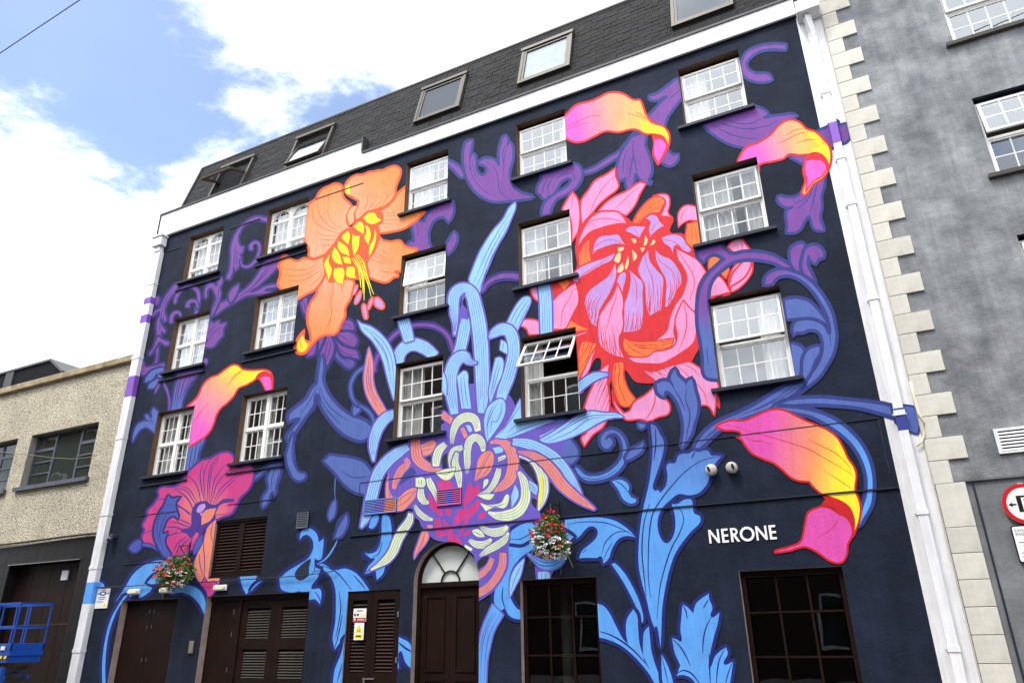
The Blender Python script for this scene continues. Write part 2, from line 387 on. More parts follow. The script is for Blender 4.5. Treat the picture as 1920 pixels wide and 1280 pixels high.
MSL = [boxmesh('slate', 1, 0.014, 1, mm) for mm in (SLATE, SLATE2, SLATE3)]
rest = MB()
for i, (s0, s1, tt, h) in enumerate(sl):
    g = 0.0065
    wdt = s1 - s0 - 2*g; lift = 0.012 + random.uniform(0, 0.006); skew = random.gauss(0, 0.004) if random.random() > 0.03 else random.gauss(0, 0.03)
    base = Vector(rp(s0 + g, tt + random.uniform(-0.006, 0.006), lift))
    R3 = Euler((-(math.pi/2 - RA) - 0.028 + random.gauss(0, 0.005), skew, 0)).to_matrix().to_4x4()
    if i < 300:
        o = inst('slate', MSL[min(2, int(random.random()*3))], roof, base, R3.to_euler(), (wdt, 1, h))
    else:
        rest.box(0, wdt, 0, 0.014, 0, h, int(random.random()*3), Matrix.Translation(base) @ R3)
tag(rest.build('slate_field', [SLATE, SLATE2, SLATE3], roof), kind='stuff')
q = MB(); q.box(RX0, RX1, -0.03, 0.05, 0, 0.05, 0, Matrix.Translation(Vector(rp(0, RL))))
q.build('ridge_flashing', LEADT, roof)
q = MB(); M4 = Matrix.Translation(Vector(rp(0, 0))) @ Euler((-(math.pi/2 - RA), 0, 0)).to_matrix().to_4x4()
q.box(RX0-0.02, RX0+0.05, -0.05, 0.02, 0, RL, 0, M4); q.build('verge_trim', LEADT, roof)
# upstand behind the higher left fascia
MB().box(-17.78, -10.21, 12.0, 12.16, 13.2, 13.6).build('parapet', LEADT, B)
MFR = Euler((-(math.pi/2 - RA), 0, 0)).to_matrix().to_4x4()
def roof_window(x0, x1, opening, blind=False):
    w = x1 - x0; hgt = RT1 - RT0
    T = Matrix.Translation(Vector(rp(x0, RT0))) @ MFR
    q = MB(); f = 0.075
    q.box(0, f, -0.10, 0.03, 0, hgt, 0, T); q.box(w-f, w, -0.10, 0.03, 0, hgt, 0, T); q.box(f, w-f, -0.10, 0.03, 0, f, 0, T); q.box(-0.02, w+0.02, -0.125, 0.03, hgt-0.05, hgt+0.06, 0, T)
    o = q.build('roof_window', RWFR, B)
    # inner shaft
    q = MB(); q.box(f, w-f, 0.25, 0.27, 0, hgt, 0, T); q.build('blind_backing', MATS['room_plaster'], o)
    piv = 0.52 if opening < 0 else 1.0
    ph = hgt * piv
    Ts = T @ Matrix.Translation((0, -0.06, ph)) @ Euler((opening if opening > -9 else 0, 0, 0)).to_matrix().to_4x4()
    q = MB(); s = 0.055; z0 = f - ph + 0.01; z1 = hgt - f - ph; a = f + 0.006; b = w - f - 0.006
    q.box(a, a+s, -0.03, 0.03, z0, z1, 0, Ts); q.box(b-s, b, -0.03, 0.03, z0, z1, 0, Ts); q.box(a+s, b-s, -0.03, 0.03, z0, z0+s, 0, Ts); q.box(a+s, b-s, -0.03, 0.03, z1-s, z1, 0, Ts)
    q.box(a+0.012, b-0.012, 0.031, 0.05, z0+0.012, z0+s, 1, Ts); q.box(a+0.012, a+s, 0.031, 0.05, z0+s+0.001, z1-0.012, 1, Ts); q.box(b-s, b-0.012, 0.031, 0.05, z0+s+0.001, z1-0.012, 1, Ts)
    q.build('sash', [RWFR, TIMB], o)
    MB().box(a+s, b-s, -0.008, 0.008, z0+s, z1-s, 0, Ts).build('pane', GLASSR, o)
    if blind: MB().box(a+s, b-s, 0.02, 0.026, z0+s, z1-s, 0, Ts).build('blind', mat('white_blind', (0.82, 0.82, 0.82, 1), 0.7), o)
    return o, T, w, hgt
RO = [-0.95, -0.2, 0, 0, 0]
for (a, b), op in zip(RW, RO):
    o, T, w, hgt = roof_window(a, b, op, a in (-13.07, -5.74))
def curtain(name, x0, x1, y, z0, z1, label, T=None, group=None, amp=0.028, per=0.11):
    q = MB(); n = max(8, int((x1-x0)/0.016)); ph = random.uniform(0, 6)
    for i in range(n+1):
        x = x0 + (x1-x0)*i/n
        dy = amp * math.sin(ph + 2*math.pi*x/per) + amp*0.5*math.sin(ph*2 + 2*math.pi*x/(per*2.7))
        for z in (z0, (z0+z1)/2, z1):
            k = 1.2 if z == z0 else (1.0 if z != z1 else 0.6)
            p = Vector((x, y + dy*k, z))
            q.v.append(tuple(T @ p) if T else tuple(p))
    for i in range(n):
        for j in range(2):
            q.f.append((i*3+j, (i+1)*3+j, (i+1)*3+j+1, i*3+j+1)); q.m.append(0)
    o = q.build(name, NET, None, smooth=True)
    return tag(o, label, 'curtain', group or 'net curtains behind the windows')
for i, lab in ((2, 'white net curtain gathered behind the roof window above the orange lily side'), (4, 'white net curtain behind the roof window beside the rainwater hopper')):
    a, b = RW[i]; T = Matrix.Translation(Vector(rp(a, RT0))) @ MFR
    curtain('net_curtain', 0.2, (b-a)*0.7, 0.13, 0.1, 1.25, lab, T)
# ------------------------------------------------------------------ sash windows
PANE = {}
def pane_mesh(w, h, mt=None, d=0.012):
    k = (round(w, 4), round(h, 4), mt.name if mt else '')
    if k not in PANE: PANE[k] = boxmesh('pane', w, d, h, mt or GLASS, origin=(0, -d/2, 0))
    return PANE[k]
SASH = {}
def light(parent, x0, x1, z0, z1, y, nx, nz, hinge=0.0, border=0.048, bar=0.018, fm=None, gm=None, name='sash', thick=0.05, shiver=0.0):
    """a glazed sash with nx*nz panes; hinge angle about its top edge"""
    w, h = x1-x0, z1-z0; fm = fm or UPVC
    key = (round(w,4), round(h,4), nx, nz, border, bar, fm.name)
    if key not in SASH:
        q = MB(); q.box(0, border, -thick/2, thick/2, -h, 0); q.box(w-border, w, -thick/2, thick/2, -h, 0); q.box(border, w-border, -thick/2, thick/2, -h, -h+border); q.box(border, w-border, -thick/2, thick/2, -border, 0)
        o = q.build(name, fm, None, bevel=0.006); m1 = o.data; bpy.data.objects.remove(o)
        q = MB(); iw, ih = w-2*border, h-2*border
        for i in range(1, nx): q.box(border+iw*i/nx-bar/2, border+iw*i/nx+bar/2, -0.012, 0.012, -h+border, -border)
        for j in range(1, nz): q.box(border, w-border, -0.0122, 0.0122, -h+border+ih*j/nz-bar/2, -h+border+ih*j/nz+bar/2)
        m2 = None
        if nx*nz > 1:
            o = q.build('glazing_bar', fm, None); m2 = o.data; bpy.data.objects.remove(o)
        SASH[key] = (m1, m2)
    m1, m2 = SASH[key]
    loc = Vector((x0, y, z1)); rot = (-hinge, 0, random.gauss(0, shiver))
    R3 = Euler(rot).to_matrix()
    inst(name, m1, parent, loc, rot)
    if m2: inst('glazing_bar', m2, parent, loc, rot)
    iw, ih = w-2*border, h-2*border
    pw, phh = (iw - bar*(nx-1))/nx, (ih - bar*(nz-1))/nz
    for i in range(nx):
        for j in range(nz):
            off = Vector((border + iw*i/nx + (bar/2 if i else 0), 0, -h + border + ih*j/nz + (bar/2 if j else 0)))
            ww = iw/nx - (bar/2 if i else 0) - (bar/2 if i < nx-1 else 0); hh = ih/nz - (bar/2 if j else 0) - (bar/2 if j < nz-1 else 0)
            inst('pane', pane_mesh(ww, hh, gm), parent, loc + R3 @ off, (rot[0]+random.gauss(0, 0.0015), rot[1], rot[2]+random.gauss(0, 0.0015)))
def sash_window(parent, x0, x1, z0, z1, hinge=0.0, yf=YF):
    f = 0.05; q = MB(); zm = z0 + 0.06 + (z1-z0-0.06)*0.49
    q.box(x0, x0+f, yf-0.05, yf+0.06, z0, z1); q.box(x1-f, x1, yf-0.05, yf+0.06, z0, z1); q.box(x0+f, x1-f, yf-0.05, yf+0.06, z0, z0+f); q.box(x0+f, x1-f, yf-0.05, yf+0.06, z1-f, z1)
    q.box(x0+f, x1-f, yf-0.035, yf+0.06, zm-0.035, zm+0.02)
    o = q.build('window', UPVC, parent, bevel=0.005)
    light(o, x0+f-0.012, x1-f+0.012, zm+0.005, z1-f+0.012, yf-0.062 , 4, 2, hinge, shiver=0.004, thick=0.045)
    light(o, x0+f+0.001, x1-f-0.001, z0+f+0.001, zm-0.036, yf+0.0, 4, 2, 0, border=0.03, shiver=0.003)
    return o
def casement_window(parent, x0, x1, z0, z1, arched=False, yf=YF):
    f = 0.055; q = MB(); xm = (x0+x1)/2; zt = z0 + (z1-z0)*0.5
    if arched: zt = z0 + (z1-z0)*0.28
    q.box(x0, x0+f, yf-0.05, yf+0.06, z0, z1); q.box(x1-f, x1, yf-0.05, yf+0.06, z0, z1); q.box(x0+f, x1-f, yf-0.05, yf+0.06, z0, z0+f)
    q.box(xm-0.045, xm+0.045, yf-0.06, yf+0.06, z0+f, z1)
    for a, b in ((x0+f, xm-0.0452), (xm+0.0452, x1-f)): q.box(a, b, yf-0.045, yf+0.06, zt-0.03, zt+0.03)
    if arched:
        zs = z1 - (xm-0.045-x0-f)/2 - 0.02
        for a, b in ((x0+f, xm-0.0455), (xm+0.0455, x1-f)):
            rr = (b-a)/2; cx = (a+b)/2
            for k in range(12):
                a0, a1 = math.pi*k/12, math.pi*(k+1)/12
                p0 = (cx+rr*math.cos(a0), zs+rr*math.sin(a0)); p1 = (cx+rr*math.cos(a1), zs+rr*math.sin(a1))
                q.prism([p0, (p0[0], z1-0.002), (p1[0], z1-0.002), p1], yf-0.04, yf+0.05)
            q.box(a, b, yf-0.045, yf+0.06, zs-0.03, zs+0.012)
    else: q.box(x0+f, x1-f, yf-0.05, yf+0.06, z1-f, z1)
    o = q.build('window', UPVC, parent)
    for a, b in ((x0+f+0.001, xm-0.0461), (xm+0.0461, x1-f-0.001)):
        if arched:
            light(o, a, b, z0+f+0.001, zt-0.031, yf, 3, 1, 0, border=0.03, shiver=0.003)
            light(o, a, b, zt+0.031, zs-0.031, yf-0.01, 3, 2, 0, border=0.032, shiver=0.003)
            rr = (b-a)/2; cx = (a+b)/2
            q2 = MB(); q2.prism([(cx+rr*math.cos(math.pi*k/16), zs+0.013+rr*math.sin(math.pi*k/16)) for k in range(17)], yf-0.004, yf+0.004); q2.build('pane', GLASS, o)
            q2 = MB()
            for i in (1, 2): q2.box(a+(b-a)*i/3-0.008, a+(b-a)*i/3+0.008, yf-0.012, yf+0.012, zs+0.014, zs+rr*0.93)
            q2.box(a+0.03, b-0.03, yf-0.0122, yf+0.0122, zs+rr*0.5-0.008, zs+rr*0.5+0.008)
            q2.build('glazing_bar', UPVC, o)
        else:
            light(o, a, b, z0+f+0.001, zt-0.031, yf, 3, 2, 0, border=0.032, shiver=0.003)
            light(o, a, b, zt+0.031, z1-f-0.001, yf-0.01, 3, 2, 0, border=0.032, shiver=0.003)
    return o
HING = {'C2': 0.13, 'D3': 0.62, 'E3': 0.14}
for k, (x0, x1, z0, z1) in HOLES.items():
    c, r_ = k[0], int(k[1])
    if c in 'AB': casement_window(B, x0+0.003, x1-0.003, z0+0.005, z1-0.04, arched=(r_ == 1))
    else: sash_window(B, x0+0.003, x1-0.003, z0+0.005, z1-0.07, HING.get(k, 0.0))
    # head piece and sill
    MB().box(x0+0.002, x1-0.002, YF-0.02, YF+0.08, z1-(0.04 if c in 'AB' else 0.07)+0.001, z1-0.001).build('window_head', WOOD if c not in 'AB' else UPVC, B)
    s = MB(); s.box(x0-0.13, x1+0.13, 11.90, 11.9995, z0-0.06, z0-0.001); s.box(x0+0.002, x1-0.002, 11.9995, 12.25, z0+0.001, z0+0.0045)
    s.build('window_sill', NAVYT, B)
    if c in 'AB':
        MB().box(x0-0.2, x1+0.16, 11.955, 11.9996, z0-0.24, z0-0.215).build('moulding_and_shade_strip', NAVYT, B)
CUR = [('A1', [(0.05,0.95)], 'arched window nearest the corner downpipe'), ('B1', [(0.05,0.95)], 'arched window beside the orange lily'), ('A2', [(0.03,0.5),(0.6,0.97)], 'window beside the purple tulip leaf'),
       ('B2', [(0.03,0.45)], 'window under the orange petal'), ('A3', [(0.05,0.5),(0.66,0.97)], 'window beside the small pink calla stem'), ('B3', [(0.3,0.6),(0.85,0.97)], 'window right above the magenta trumpet flower'),
       ('C1', [(0.03,0.52),(0.76,0.98)], 'top window right of the orange lily'), ('C2', [(0.04,0.45)], 'slightly opened window above the light blue petals'), ('C3', [(0.04,0.48)], 'window over the blue chrysanthemum crown'),
       ('D1', [(0.8,0.98)], 'top window touching the calla bloom'), ('D2', [(0.03,0.4),(0.66,0.98)], 'window left of the pink peony heart'), ('D3', [(0.04,0.3)], 'wide open window below the peony'),
       ('E1', [(0.04,0.4)], 'highest window by the purple leaf wing'), ('E2', [(0.03,0.55),(0.68,0.98)], 'window framed by peony and calla trumpet'), ('E3', [(0.62,0.9)], 'opened window inside the blue scroll')]
for k, spans, lab in CUR:
    x0, x1, z0, z1 = HOLES[k]
    for i, (a, b) in enumerate(spans):
        curtain('net_curtain', x0+(x1-x0)*a, x0+(x1-x0)*b, YF+0.09, z0+0.06, z1+0.03, ('white net curtain in the ' if i == 0 else 'narrow white net curtain along the jamb of the ') + lab)
# ------------------------------------------------------------------ mural outline data: M motif, F frame, P shape, L line, B band
MURAL = '''
M orange_lily
F 500 300
P org>pea@600,250,780,620 dor 3.2 | 780,640! 752,560 765,500 800,430! 770,395 728,360 712,300 715,255 690,230 640,222 590,245 535,268 490,310 460,368 400,410 385,440 360,640 352,760 378,800 398,850 395,900 440,925 500,905 560,880 640,790 700,690
P org>pea@1150,150,900,560 dor 3.2 | 830,562! 822,500 848,440 860,385! 800,350 760,325 732,280 755,205 830,145 910,138 960,115 1015,108 1040,100 1090,97 1150,70 1210,58 1255,85 1258,130 1238,195 1214,260 1210,325! 1170,390 1100,440 1010,470 930,500 870,555
P org>pea@1350,480,1060,560 dor 3.2 | 1035,610! 1085,580 1050,480! 1110,450 1180,390 1230,315 1320,235! 1380,470 1490,488! 1400,572 1290,645 1180,675 1110,685 1060,690!
P org>pea@1260,850,950,980 dor 3.2 | 1045,700! 1090,750 1170,765 1250,755 1290,800 1330,820 1418,832! 1380,880 1290,960 1260,1050! 1200,1048 1235,1070 1235,1095! 1190,1105 1150,1140 1100,1150 1000,1120 955,1090 930,990 940,900 1010,800
P org>pea@150,1050,520,980 dor 3.2 | 560,890! 500,915 440,935 395,925 350,920 300,945 240,935 205,905 160,890 110,1000! 130,1050 120,1110 105,1160 135,1210 240,1240 300,1305! 370,1262 450,1220 530,1120 560,1000
P org>pea@500,1700,640,1120 dor 3.4 | 556,1060! 520,1140 480,1200 465,1260 410,1340 385,1430 385,1540 410,1630 415,1700! 385,1700 350,1680 355,1590! 300,1660 270,1730 270,1790 310,1820 370,1805 420,1740 500,1662 570,1640 640,1635 680,1590 700,1540 740,1460 740,1390 790,1300 800,1260 820,1140 760,1110 660,1090
P dor dor 1 | 780,650 840,570 920,510 1000,470 1075,480 1090,560 1030,640 1060,720 1020,850 950,960 960,1090 880,1120 780,1120 640,1140 590,1150 545,1040 540,900 620,800 700,690
P yel dor 1 | 905,545! 950,500 1020,498 1035,535! 1080,565! 1020,600 960,600
P yel dor 1 | 815,625! 880,575 915,620 910,700! 850,660
P yel dor 1 | 920,610! 960,630 980,700 955,800! 915,730 935,670
P yel dor 1 | 1015,645! 1032,690 1015,800 960,920! 960,820 1000,740
P yel dor 1 | 765,665! 785,700 780,750 765,800! 705,730 725,690
P yel dor 1 | 805,690! 830,710 875,710! 865,820 820,905! 800,800
P yel dor 1 | 670,760! 720,785 765,830 780,905! 700,870 665,820
P yel dor 1 | 635,815! 670,850 695,910 715,988! 640,960 610,890
P yel dor 1 | 710,905! 780,915 795,975! 730,965
P yel dor 1 | 600,870! 585,950 615,1030 580,1140! 560,1060 540,970
P yel dor 1 | 635,1015! 725,1020 715,1170! 650,1140 625,1080
P yel dor 1 | 755,1000! 825,1005 830,1080 845,1110! 760,1100 740,1060
P pea dor 1 | 800,440! 850,435 820,500 820,580 780,615! 755,550 765,490
P yel yel 0 | 740,240! 778,236 782,310 770,325 740,305
L yel 1.4 | 800,925 860,1020 880,1140 885,1200
L yel 1.4 | 830,900 880,1000 910,1120 915,1320
L yel 1.4 | 860,890 910,960 940,1080 975,1180 1005,1260
L yel 1.4 | 815,915 860,990 895,1080 905,1250
L yel 1.4 | 845,890 895,980 925,1090 960,1190 980,1280
P lav dor 2 | 850,1168 855,1200 825,1260 802,1270! 812,1220
P lav dor 2 | 885,1220 885,1290 850,1350 825,1350 835,1290 865,1240
P lav dor 2.4 | 910,1345 935,1370 950,1460 945,1490 920,1490 898,1420 895,1370
P lav dor 2 | 1000,1285 990,1350 960,1405 948,1400 960,1330 985,1290
P lav dor 2.6 | 1040,1285 1095,1340 1105,1380 1080,1400 1020,1370 1005,1310
P yel ye2 .6 | 345,1640! 360,1700 385,1730 350,1790 310,1795 290,1760 290,1720
L dor .8 | 480,370 485,480 530,560 620,640 710,655
L dor .7 | 570,470 600,560 660,620 730,635
L dor .7 | 430,460 440,560 530,640 640,680 705,685
L dor .7 | 460,670 560,715 680,695
L dor .7 | 490,740 590,750 660,740
L dor .7 | 520,795 600,800 640,780
L dor .7 | 600,260 580,330 585,400
L dor .7 | 950,330 945,400 905,480
L dor .7 | 1040,330 1010,400 930,490
L dor .7 | 1090,330 1060,400 990,460
L dor .7 | 1130,310 1110,390 1050,450
L dor .6 | 1270,465 1150,500 1060,490
L dor .6 | 1270,500 1180,525 1085,525
L dor .6 | 1220,560 1150,565 1085,570
L dor .6 | 1200,600 1100,600 1060,590
L dor .7 | 1160,890 1080,850 1030,820
L dor .7 | 1190,930 1100,910 1010,860
L dor .7 | 1200,965 1080,930 990,890
L dor .7 | 1150,975 1060,960 950,920
L dor .7 | 1195,1060 1130,1050 1060,1042
L dor .7 | 130,1000 240,1030 400,1020 520,930
L dor .7 | 130,1060 240,1090 400,1060 520,980
L dor .7 | 200,1130 330,1130 440,1080 540,1000
L dor .7 | 400,1190 480,1120 545,1030
L dor .8 | 620,1120 622,1240 605,1320 610,1440 570,1560 530,1640
L dor .7 | 700,1140 702,1240
L dor .7 | 740,1130 720,1180 700,1210
L dor .7 | 610,1440 590,1560 580,1630
L dor .7 | 325,1680 320,1740 345,1770
M purple_leaf_spray
F 500 480
P pur nav 4 | 690,690! 720,620 770,600 815,640 822,690! 750,700
P pur nav 4 | 640,725! 720,715 790,720 845,770 840,830 790,860 720,820 660,760
P pur nav 4 | 630,740! 660,800 700,840 780,870 840,890 865,960! 800,950 720,950 660,890 640,820
P pbl nav 4 | 625,800! 660,900 720,960 790,970 825,1000 800,1045 760,1050 700,1000 640,930
P pur nav 4 | 600,740! 630,840 620,920 590,980 545,1070! 530,970 500,980 495,950 530,850 555,770
P pur nav 4 | 545,745! 525,800 490,870! 470,870 475,800 500,765
P pur nav 4 | 470,790! 460,860 440,920 380,940! 390,910 430,840
P pbl nav 3 | 545,1070! 520,1190 490,1280 470,1360 430,1450! 450,1330 500,1180 520,1060
L nav .9 | 700,650 760,640 800,680
L nav .9 | 650,740 700,800 780,830
L nav .9 | 660,730 720,760 770,800
L nav .9 | 640,760 680,860 760,920 850,930
L nav .9 | 640,850 690,940 780,1000
L nav .9 | 590,760 560,860 540,960
L nav .9 | 610,760 590,880 560,980
P nvf nav 3 | 300,405! 370,365 465,325! 420,420 385,530 380,600! 350,540 320,460
P pur nvf 1 | 320,440! 370,390 380,450 375,560! 345,520
L nav 1 | 340,410 360,480 375,540
M purple_scroll
F 240 380
P pur nav 3 | 955,715! 925,710 950,640 965,540 965,440 990,340 1040,250 1110,180 1200,135 1300,145! 1310,185! 1240,158 1160,170 1090,210 1045,280 1030,350 1050,410! 1085,415! 1065,475 1045,480 1065,540 1040,590 1010,640! 995,600 985,640
L nav .8 | 1000,420 1000,520 980,640
L nav .8 | 1010,470 1020,540 1015,600
L nav .8 | 1010,440 1040,500
B pur nav 2.2 3 0 | 1160,440,7 1150,410,6 1180,375,4.5 1215,375,4.5 1235,420,4.5 1220,490,4 1190,550,4 1130,600,4 1070,590,3 1055,540,2
P pur nav 3 | 770,1060! 800,1000 830,960 900,930 1000,880 1100,810 1180,730 1230,650 1270,580 1300,540! 1440,490! 1400,600 1330,680 1230,770 1150,840 1300,780 1400,762! 1400,790! 1280,820 1360,835! 1280,850 1120,870 1020,920 900,990 820,1050
L nav .9 | 1000,905 1120,830 1230,720 1340,540
L nav .9 | 1050,880 1180,780 1300,650 1370,540
L nav .8 | 1110,850 1200,810 1280,790
P pur nav 3 | 1040,760! 1030,820 1000,890 960,940! 945,880 970,820
P pur nav 3 | 775,1080! 800,980 830,900 815,850 790,800 760,800 740,830 735,890 720,890! 722,820 750,765 800,758 835,790 840,740 880,700! 885,740 860,800 870,850 850,930 820,1000
L nav .7 | 850,760 845,880 815,980
B pur nav 2.2 3 0 | 440,940,4 455,880,5 500,815,5 570,785,6 640,810,6 665,880,5 655,960,5 635,1045,4
B pur nav 2 3 0 | 560,980,8 565,940,5 600,920,5 640,930,4 655,990,3
B pur nav 2 3 0 | 405,1125,6 410,1070,6 440,1030,5 480,1030,4 495,1060,3
P pur nav 3 | 440,770! 480,755! 450,820 400,880 360,950 340,1020 360,1090 345,1120! 310,1080 320,1160 350,1190 340,1220 310,1200 310,1250 290,1320 285,1380 275,1480 250,1540! 245,1530 270,1440 260,1350 270,1240 270,1120 300,1020 230,1070! 210,1060! 260,1010 300,990 340,900 380,840
L nav .8 | 440,800 370,890 330,980 305,1080 300,1200
L nav .8 | 330,1040 335,1090 345,1110
P pur nav 3 | 285,880 295,910 270,960 245,940 250,890
M purple_tulip_leaf
F 230 600
P pur nav 3 | 770,240! 800,180 780,140! 800,70 830,5! 850,30 910,0! 905,35 975,25! 945,80 940,150! 925,160 890,200 850,250 800,258
L nav .8 | 800,200 850,120 930,60
L nav .8 | 800,150 830,90 870,50
P pur nav 3 | 330,160 350,160 360,180 435,205! 430,235 390,230 350,200 310,250 260,325! 245,320 290,260 315,190
P pur nav 3 | 200,380! 215,440 270,435 390,405! 385,450 330,470 270,490 180,520! 170,440
P blu nav 3 | 240,640! 250,600 310,560 345,540! 325,600 290,635
P blu nav 3 | 385,450! 340,450 270,480 220,540 205,580! 250,570 290,540 330,490 330,530 370,540!
P pur>blu@600,500,480,800 nav 3.5 | 500,500! 520,520 490,640 470,760 450,850! 550,850! 560,760 620,620 730,470!
L nav .9 | 560,500 530,620 500,830
L nav .9 | 600,490 570,600 530,760
L nav .9 | 650,480 610,600 550,740
L nav .9 | 540,500 510,640 480,820
L nav .9 | 690,475 640,580 590,680
P pur nav 2.4 | 385,580! 420,640 440,720 450,790 440,850! 428,850! 430,760 415,680 390,620
P pur nav 2.4 | 360,560! 340,630 300,695! 310,640
P pur nav 2.4 | 750,420! 765,370 795,365 790,410 770,430
P blu nav 3 | 340,870! 290,820! 270,870 280,920 240,890 210,885! 225,930 280,960! 200,945 140,980 105,1050 92,1150! 120,1090 160,1030 220,1000 270,1030 300,1060!
L nav .8 | 240,900 270,940 290,960
M blue_stem
F 230 600
P blu nav 3.5 | 620,1180! 600,1300 590,1420 640,1440! 690,1380 720,1240 775,1105!
L nav .9 | 660,1170 640,1280 620,1420
L nav .9 | 700,1150 680,1260 650,1400
L nav .9 | 740,1130 710,1260 670,1400
M calla_lily
F 230 600
P hpk>pea>yel@720,1000,960,680,1120,500 red 2.6 | 605,810! 700,720 760,600 830,535 890,515 960,465 1030,420 1080,422 1130,460 1230,470 1330,465 1390,490 1410,560 1405,640 1400,700! 1345,660! 1310,590 1270,545 1230,570 1160,610 1090,640 1040,720 980,780 920,830 880,900 850,990 800,1070 720,1130 620,1190!
P red red 1 | 1240,555! 1280,500 1340,480 1390,510 1405,560 1400,580! 1370,530 1330,520 1290,540
P hpk red 1.6 | 1285,545! 1330,525 1380,530 1400,570 1402,670! 1345,665! 1320,610
L red .7 | 1160,465 1090,500 1030,560 965,635
L red .7 | 1130,460 1060,510 1010,560
L red .7 | 805,770 710,890 650,975
M pink_trumpet_flower
F 230 840
P mag>pch%880,280,740,580 pvi 4.4 | 860,680! 780,720 720,800 700,900 620,970 540,1000 470,1000 420,960 330,920 200,885 190,830 215,760 195,720 240,640 240,590 290,540 330,480 350,440 340,400 380,365 450,370 500,365 560,310 600,250 670,180 740,125 830,100 900,60 970,42 1020,60 1040,110 1030,155 1100,190 1180,165 1220,210 1220,290 1180,380 1100,460 1070,520 1040,590 1000,620 930,640
P pvf pvi 1 | 690,520! 660,570 650,650 640,740 550,770 610,800 640,840 700,780 730,810 780,740 860,690 870,620 860,600 900,570 930,520 1030,500 1050,480! 950,480 880,530 830,530 790,500 740,500
P mag>pch%1040,470,840,620 pvi 1 | 870,620! 920,530 1060,500! 1040,580 980,610
P pch pvi 1 | 740,720! 745,640 780,580 880,560! 830,670
P lav pvi 1 | 695,590 715,540 760,520 780,535 760,580 715,605
P lav pvi .5 | 728,610! 752,600 740,640!
L pvi 1.3 | 500,370 600,400 650,470 690,530
L pvi 1.2 | 520,350 620,380 680,470 700,510
L pvi 1.3 | 600,250 680,320 720,420 735,510
L pvi 1.3 | 760,130 730,240 740,360 770,500
L pvi 1.2 | 830,100 770,210 765,350 780,500
L pvi 1.2 | 910,60 830,170 800,340 795,500
L pvi 1.2 | 900,90 840,200 815,380 815,500
L pvi 1.2 | 960,160 870,280 840,400 825,510
L pvi 1.2 | 1000,200 890,330 850,450 830,520
L pvi 1.2 | 1100,220 940,360 880,450 850,530
L pvi 1 | 1110,240 980,360 900,460 870,520
L pvi 1.6 | 330,480 430,480 560,560 650,620
L pvi 1.6 | 490,380 590,450 640,520 670,600
L pvi 1.4 | 440,690 530,700 600,730 660,740
L pvi 1.6 | 400,740 500,740 580,770 640,780
L pvi 1.4 | 520,660 590,690 650,720
L pvi 1.3 | 500,540 570,570 640,630
L pvi 1.3 | 400,840 480,800 560,790
L pvi 1.4 | 470,980 520,890 600,830
L pvi 1.4 | 540,990 570,900 640,840
L pvi 1.4 | 600,970 640,880 660,830
L pvi 1.2 | 200,800 240,780 290,765
P pch pvi 2.6 | 880,665! 800,740 770,830 740,900 700,1000 670,1100 690,1200 740,1280! 900,1285! 910,1210! 810,1220! 860,900!
L pvi 1 | 780,760 760,900 770,1040 765,1220
L pvi 1 | 850,700 830,800 845,880
L pvi 1 | 720,990 730,1100 760,1210
P mag pvi 2.4 | 740,1280! 770,1210! 800,1260 860,1250 900,1280! 870,1330 830,1380 800,1400! 790,1340
P bl2 nav 3 | 310,870! 295,800 310,700 350,600 400,520 430,440! 460,470 545,455! 500,500 500,560 520,620 520,665! 490,630 430,650 390,720 375,800 430,785! 400,840 400,900 430,960 480,1030! 400,1020 350,950
L nav .9 | 500,580 420,620 370,700 350,820 380,930
L nav .9 | 400,530 345,640 325,760 340,880
P bl2 nav 3 | 60,940! 110,880 160,855 180,890 160,950 110,975
P bl2 nav 2 | 180,900 240,890 310,930 330,960! 280,930 190,915
P bl2 nav 2 | 755,805! 745,880 700,970 670,1000! 665,950 700,860
M purple_acanthus_leaf
F 760 160
P pur nb 4.2 | 405,715! 470,745 530,800 550,850! 530,860 470,800 405,740!
P pur nb 4.2 | 570,545! 625,520! 605,640 600,740 610,800 605,730 620,670 640,650 655,700 660,790 690,840 730,855 770,815 765,765 730,740 690,735! 740,695 800,695 850,720 880,770 885,640 905,540 940,480 955,530 950,570 985,540! 1000,580 1000,690 970,800 970,880 1010,960 1080,1015 1200,1050! 1100,1065 1010,1075 880,1085 780,1070 680,1010 610,920 565,800 550,660
L nb .9 | 615,700 620,820 680,930 770,1010 850,1040
L nb .9 | 755,715 840,780 870,870 890,1000 990,1075
L nb .8 | 940,560 915,640 925,760
L nb .8 | 960,570 930,680 920,870
L nb .8 | 630,720 650,820 700,900
P pur nb 4.2 | 1280,845! 1400,820 1560,745! 1620,760 1650,820 1640,890 1590,960 1500,1020 1420,1060 1370,1130 1350,1200! 1285,1215! 1300,1140 1340,1080 1400,1030 1500,970 1560,910 1555,870 1510,870 1450,910 1410,980 1370,1030 1345,1030 1320,1060 1295,1055 1270,1015 1245,1010 1250,960 1280,900!
L nb 1.2 | 1330,880 1300,940 1290,1000
L nb 1.2 | 1380,870 1340,940 1340,1020
L nb 1 | 1600,830 1500,830 1410,880
L nb 1 | 1580,900 1590,850 1560,860
P pur nb 3.6 | 1680,810! 1780,770 1900,690! 2000,630 2080,540 2150,450! 2180,460! 2110,580 2020,650 1900,730 1780,800 1690,830!
M purple_curl
F 760 160
P pur nb 4.2 | 70,1310! 100,1270 180,1290 210,1220 270,1160 360,1110 440,1100! 445,1190 405,1280! 380,1240 330,1230 270,1260 225,1330 210,1400 220,1490 240,1560 90,1560! 70,1510 20,1500! 60,1470 90,1480
L nb .8 | 105,1290 120,1360 115,1420
P pur nb 4.2 | 460,1380! 480,1420 475,1470 440,1540 400,1580! 395,1500 420,1450
L nb .8 | 455,1410 430,1480
M purple_leaf_wing
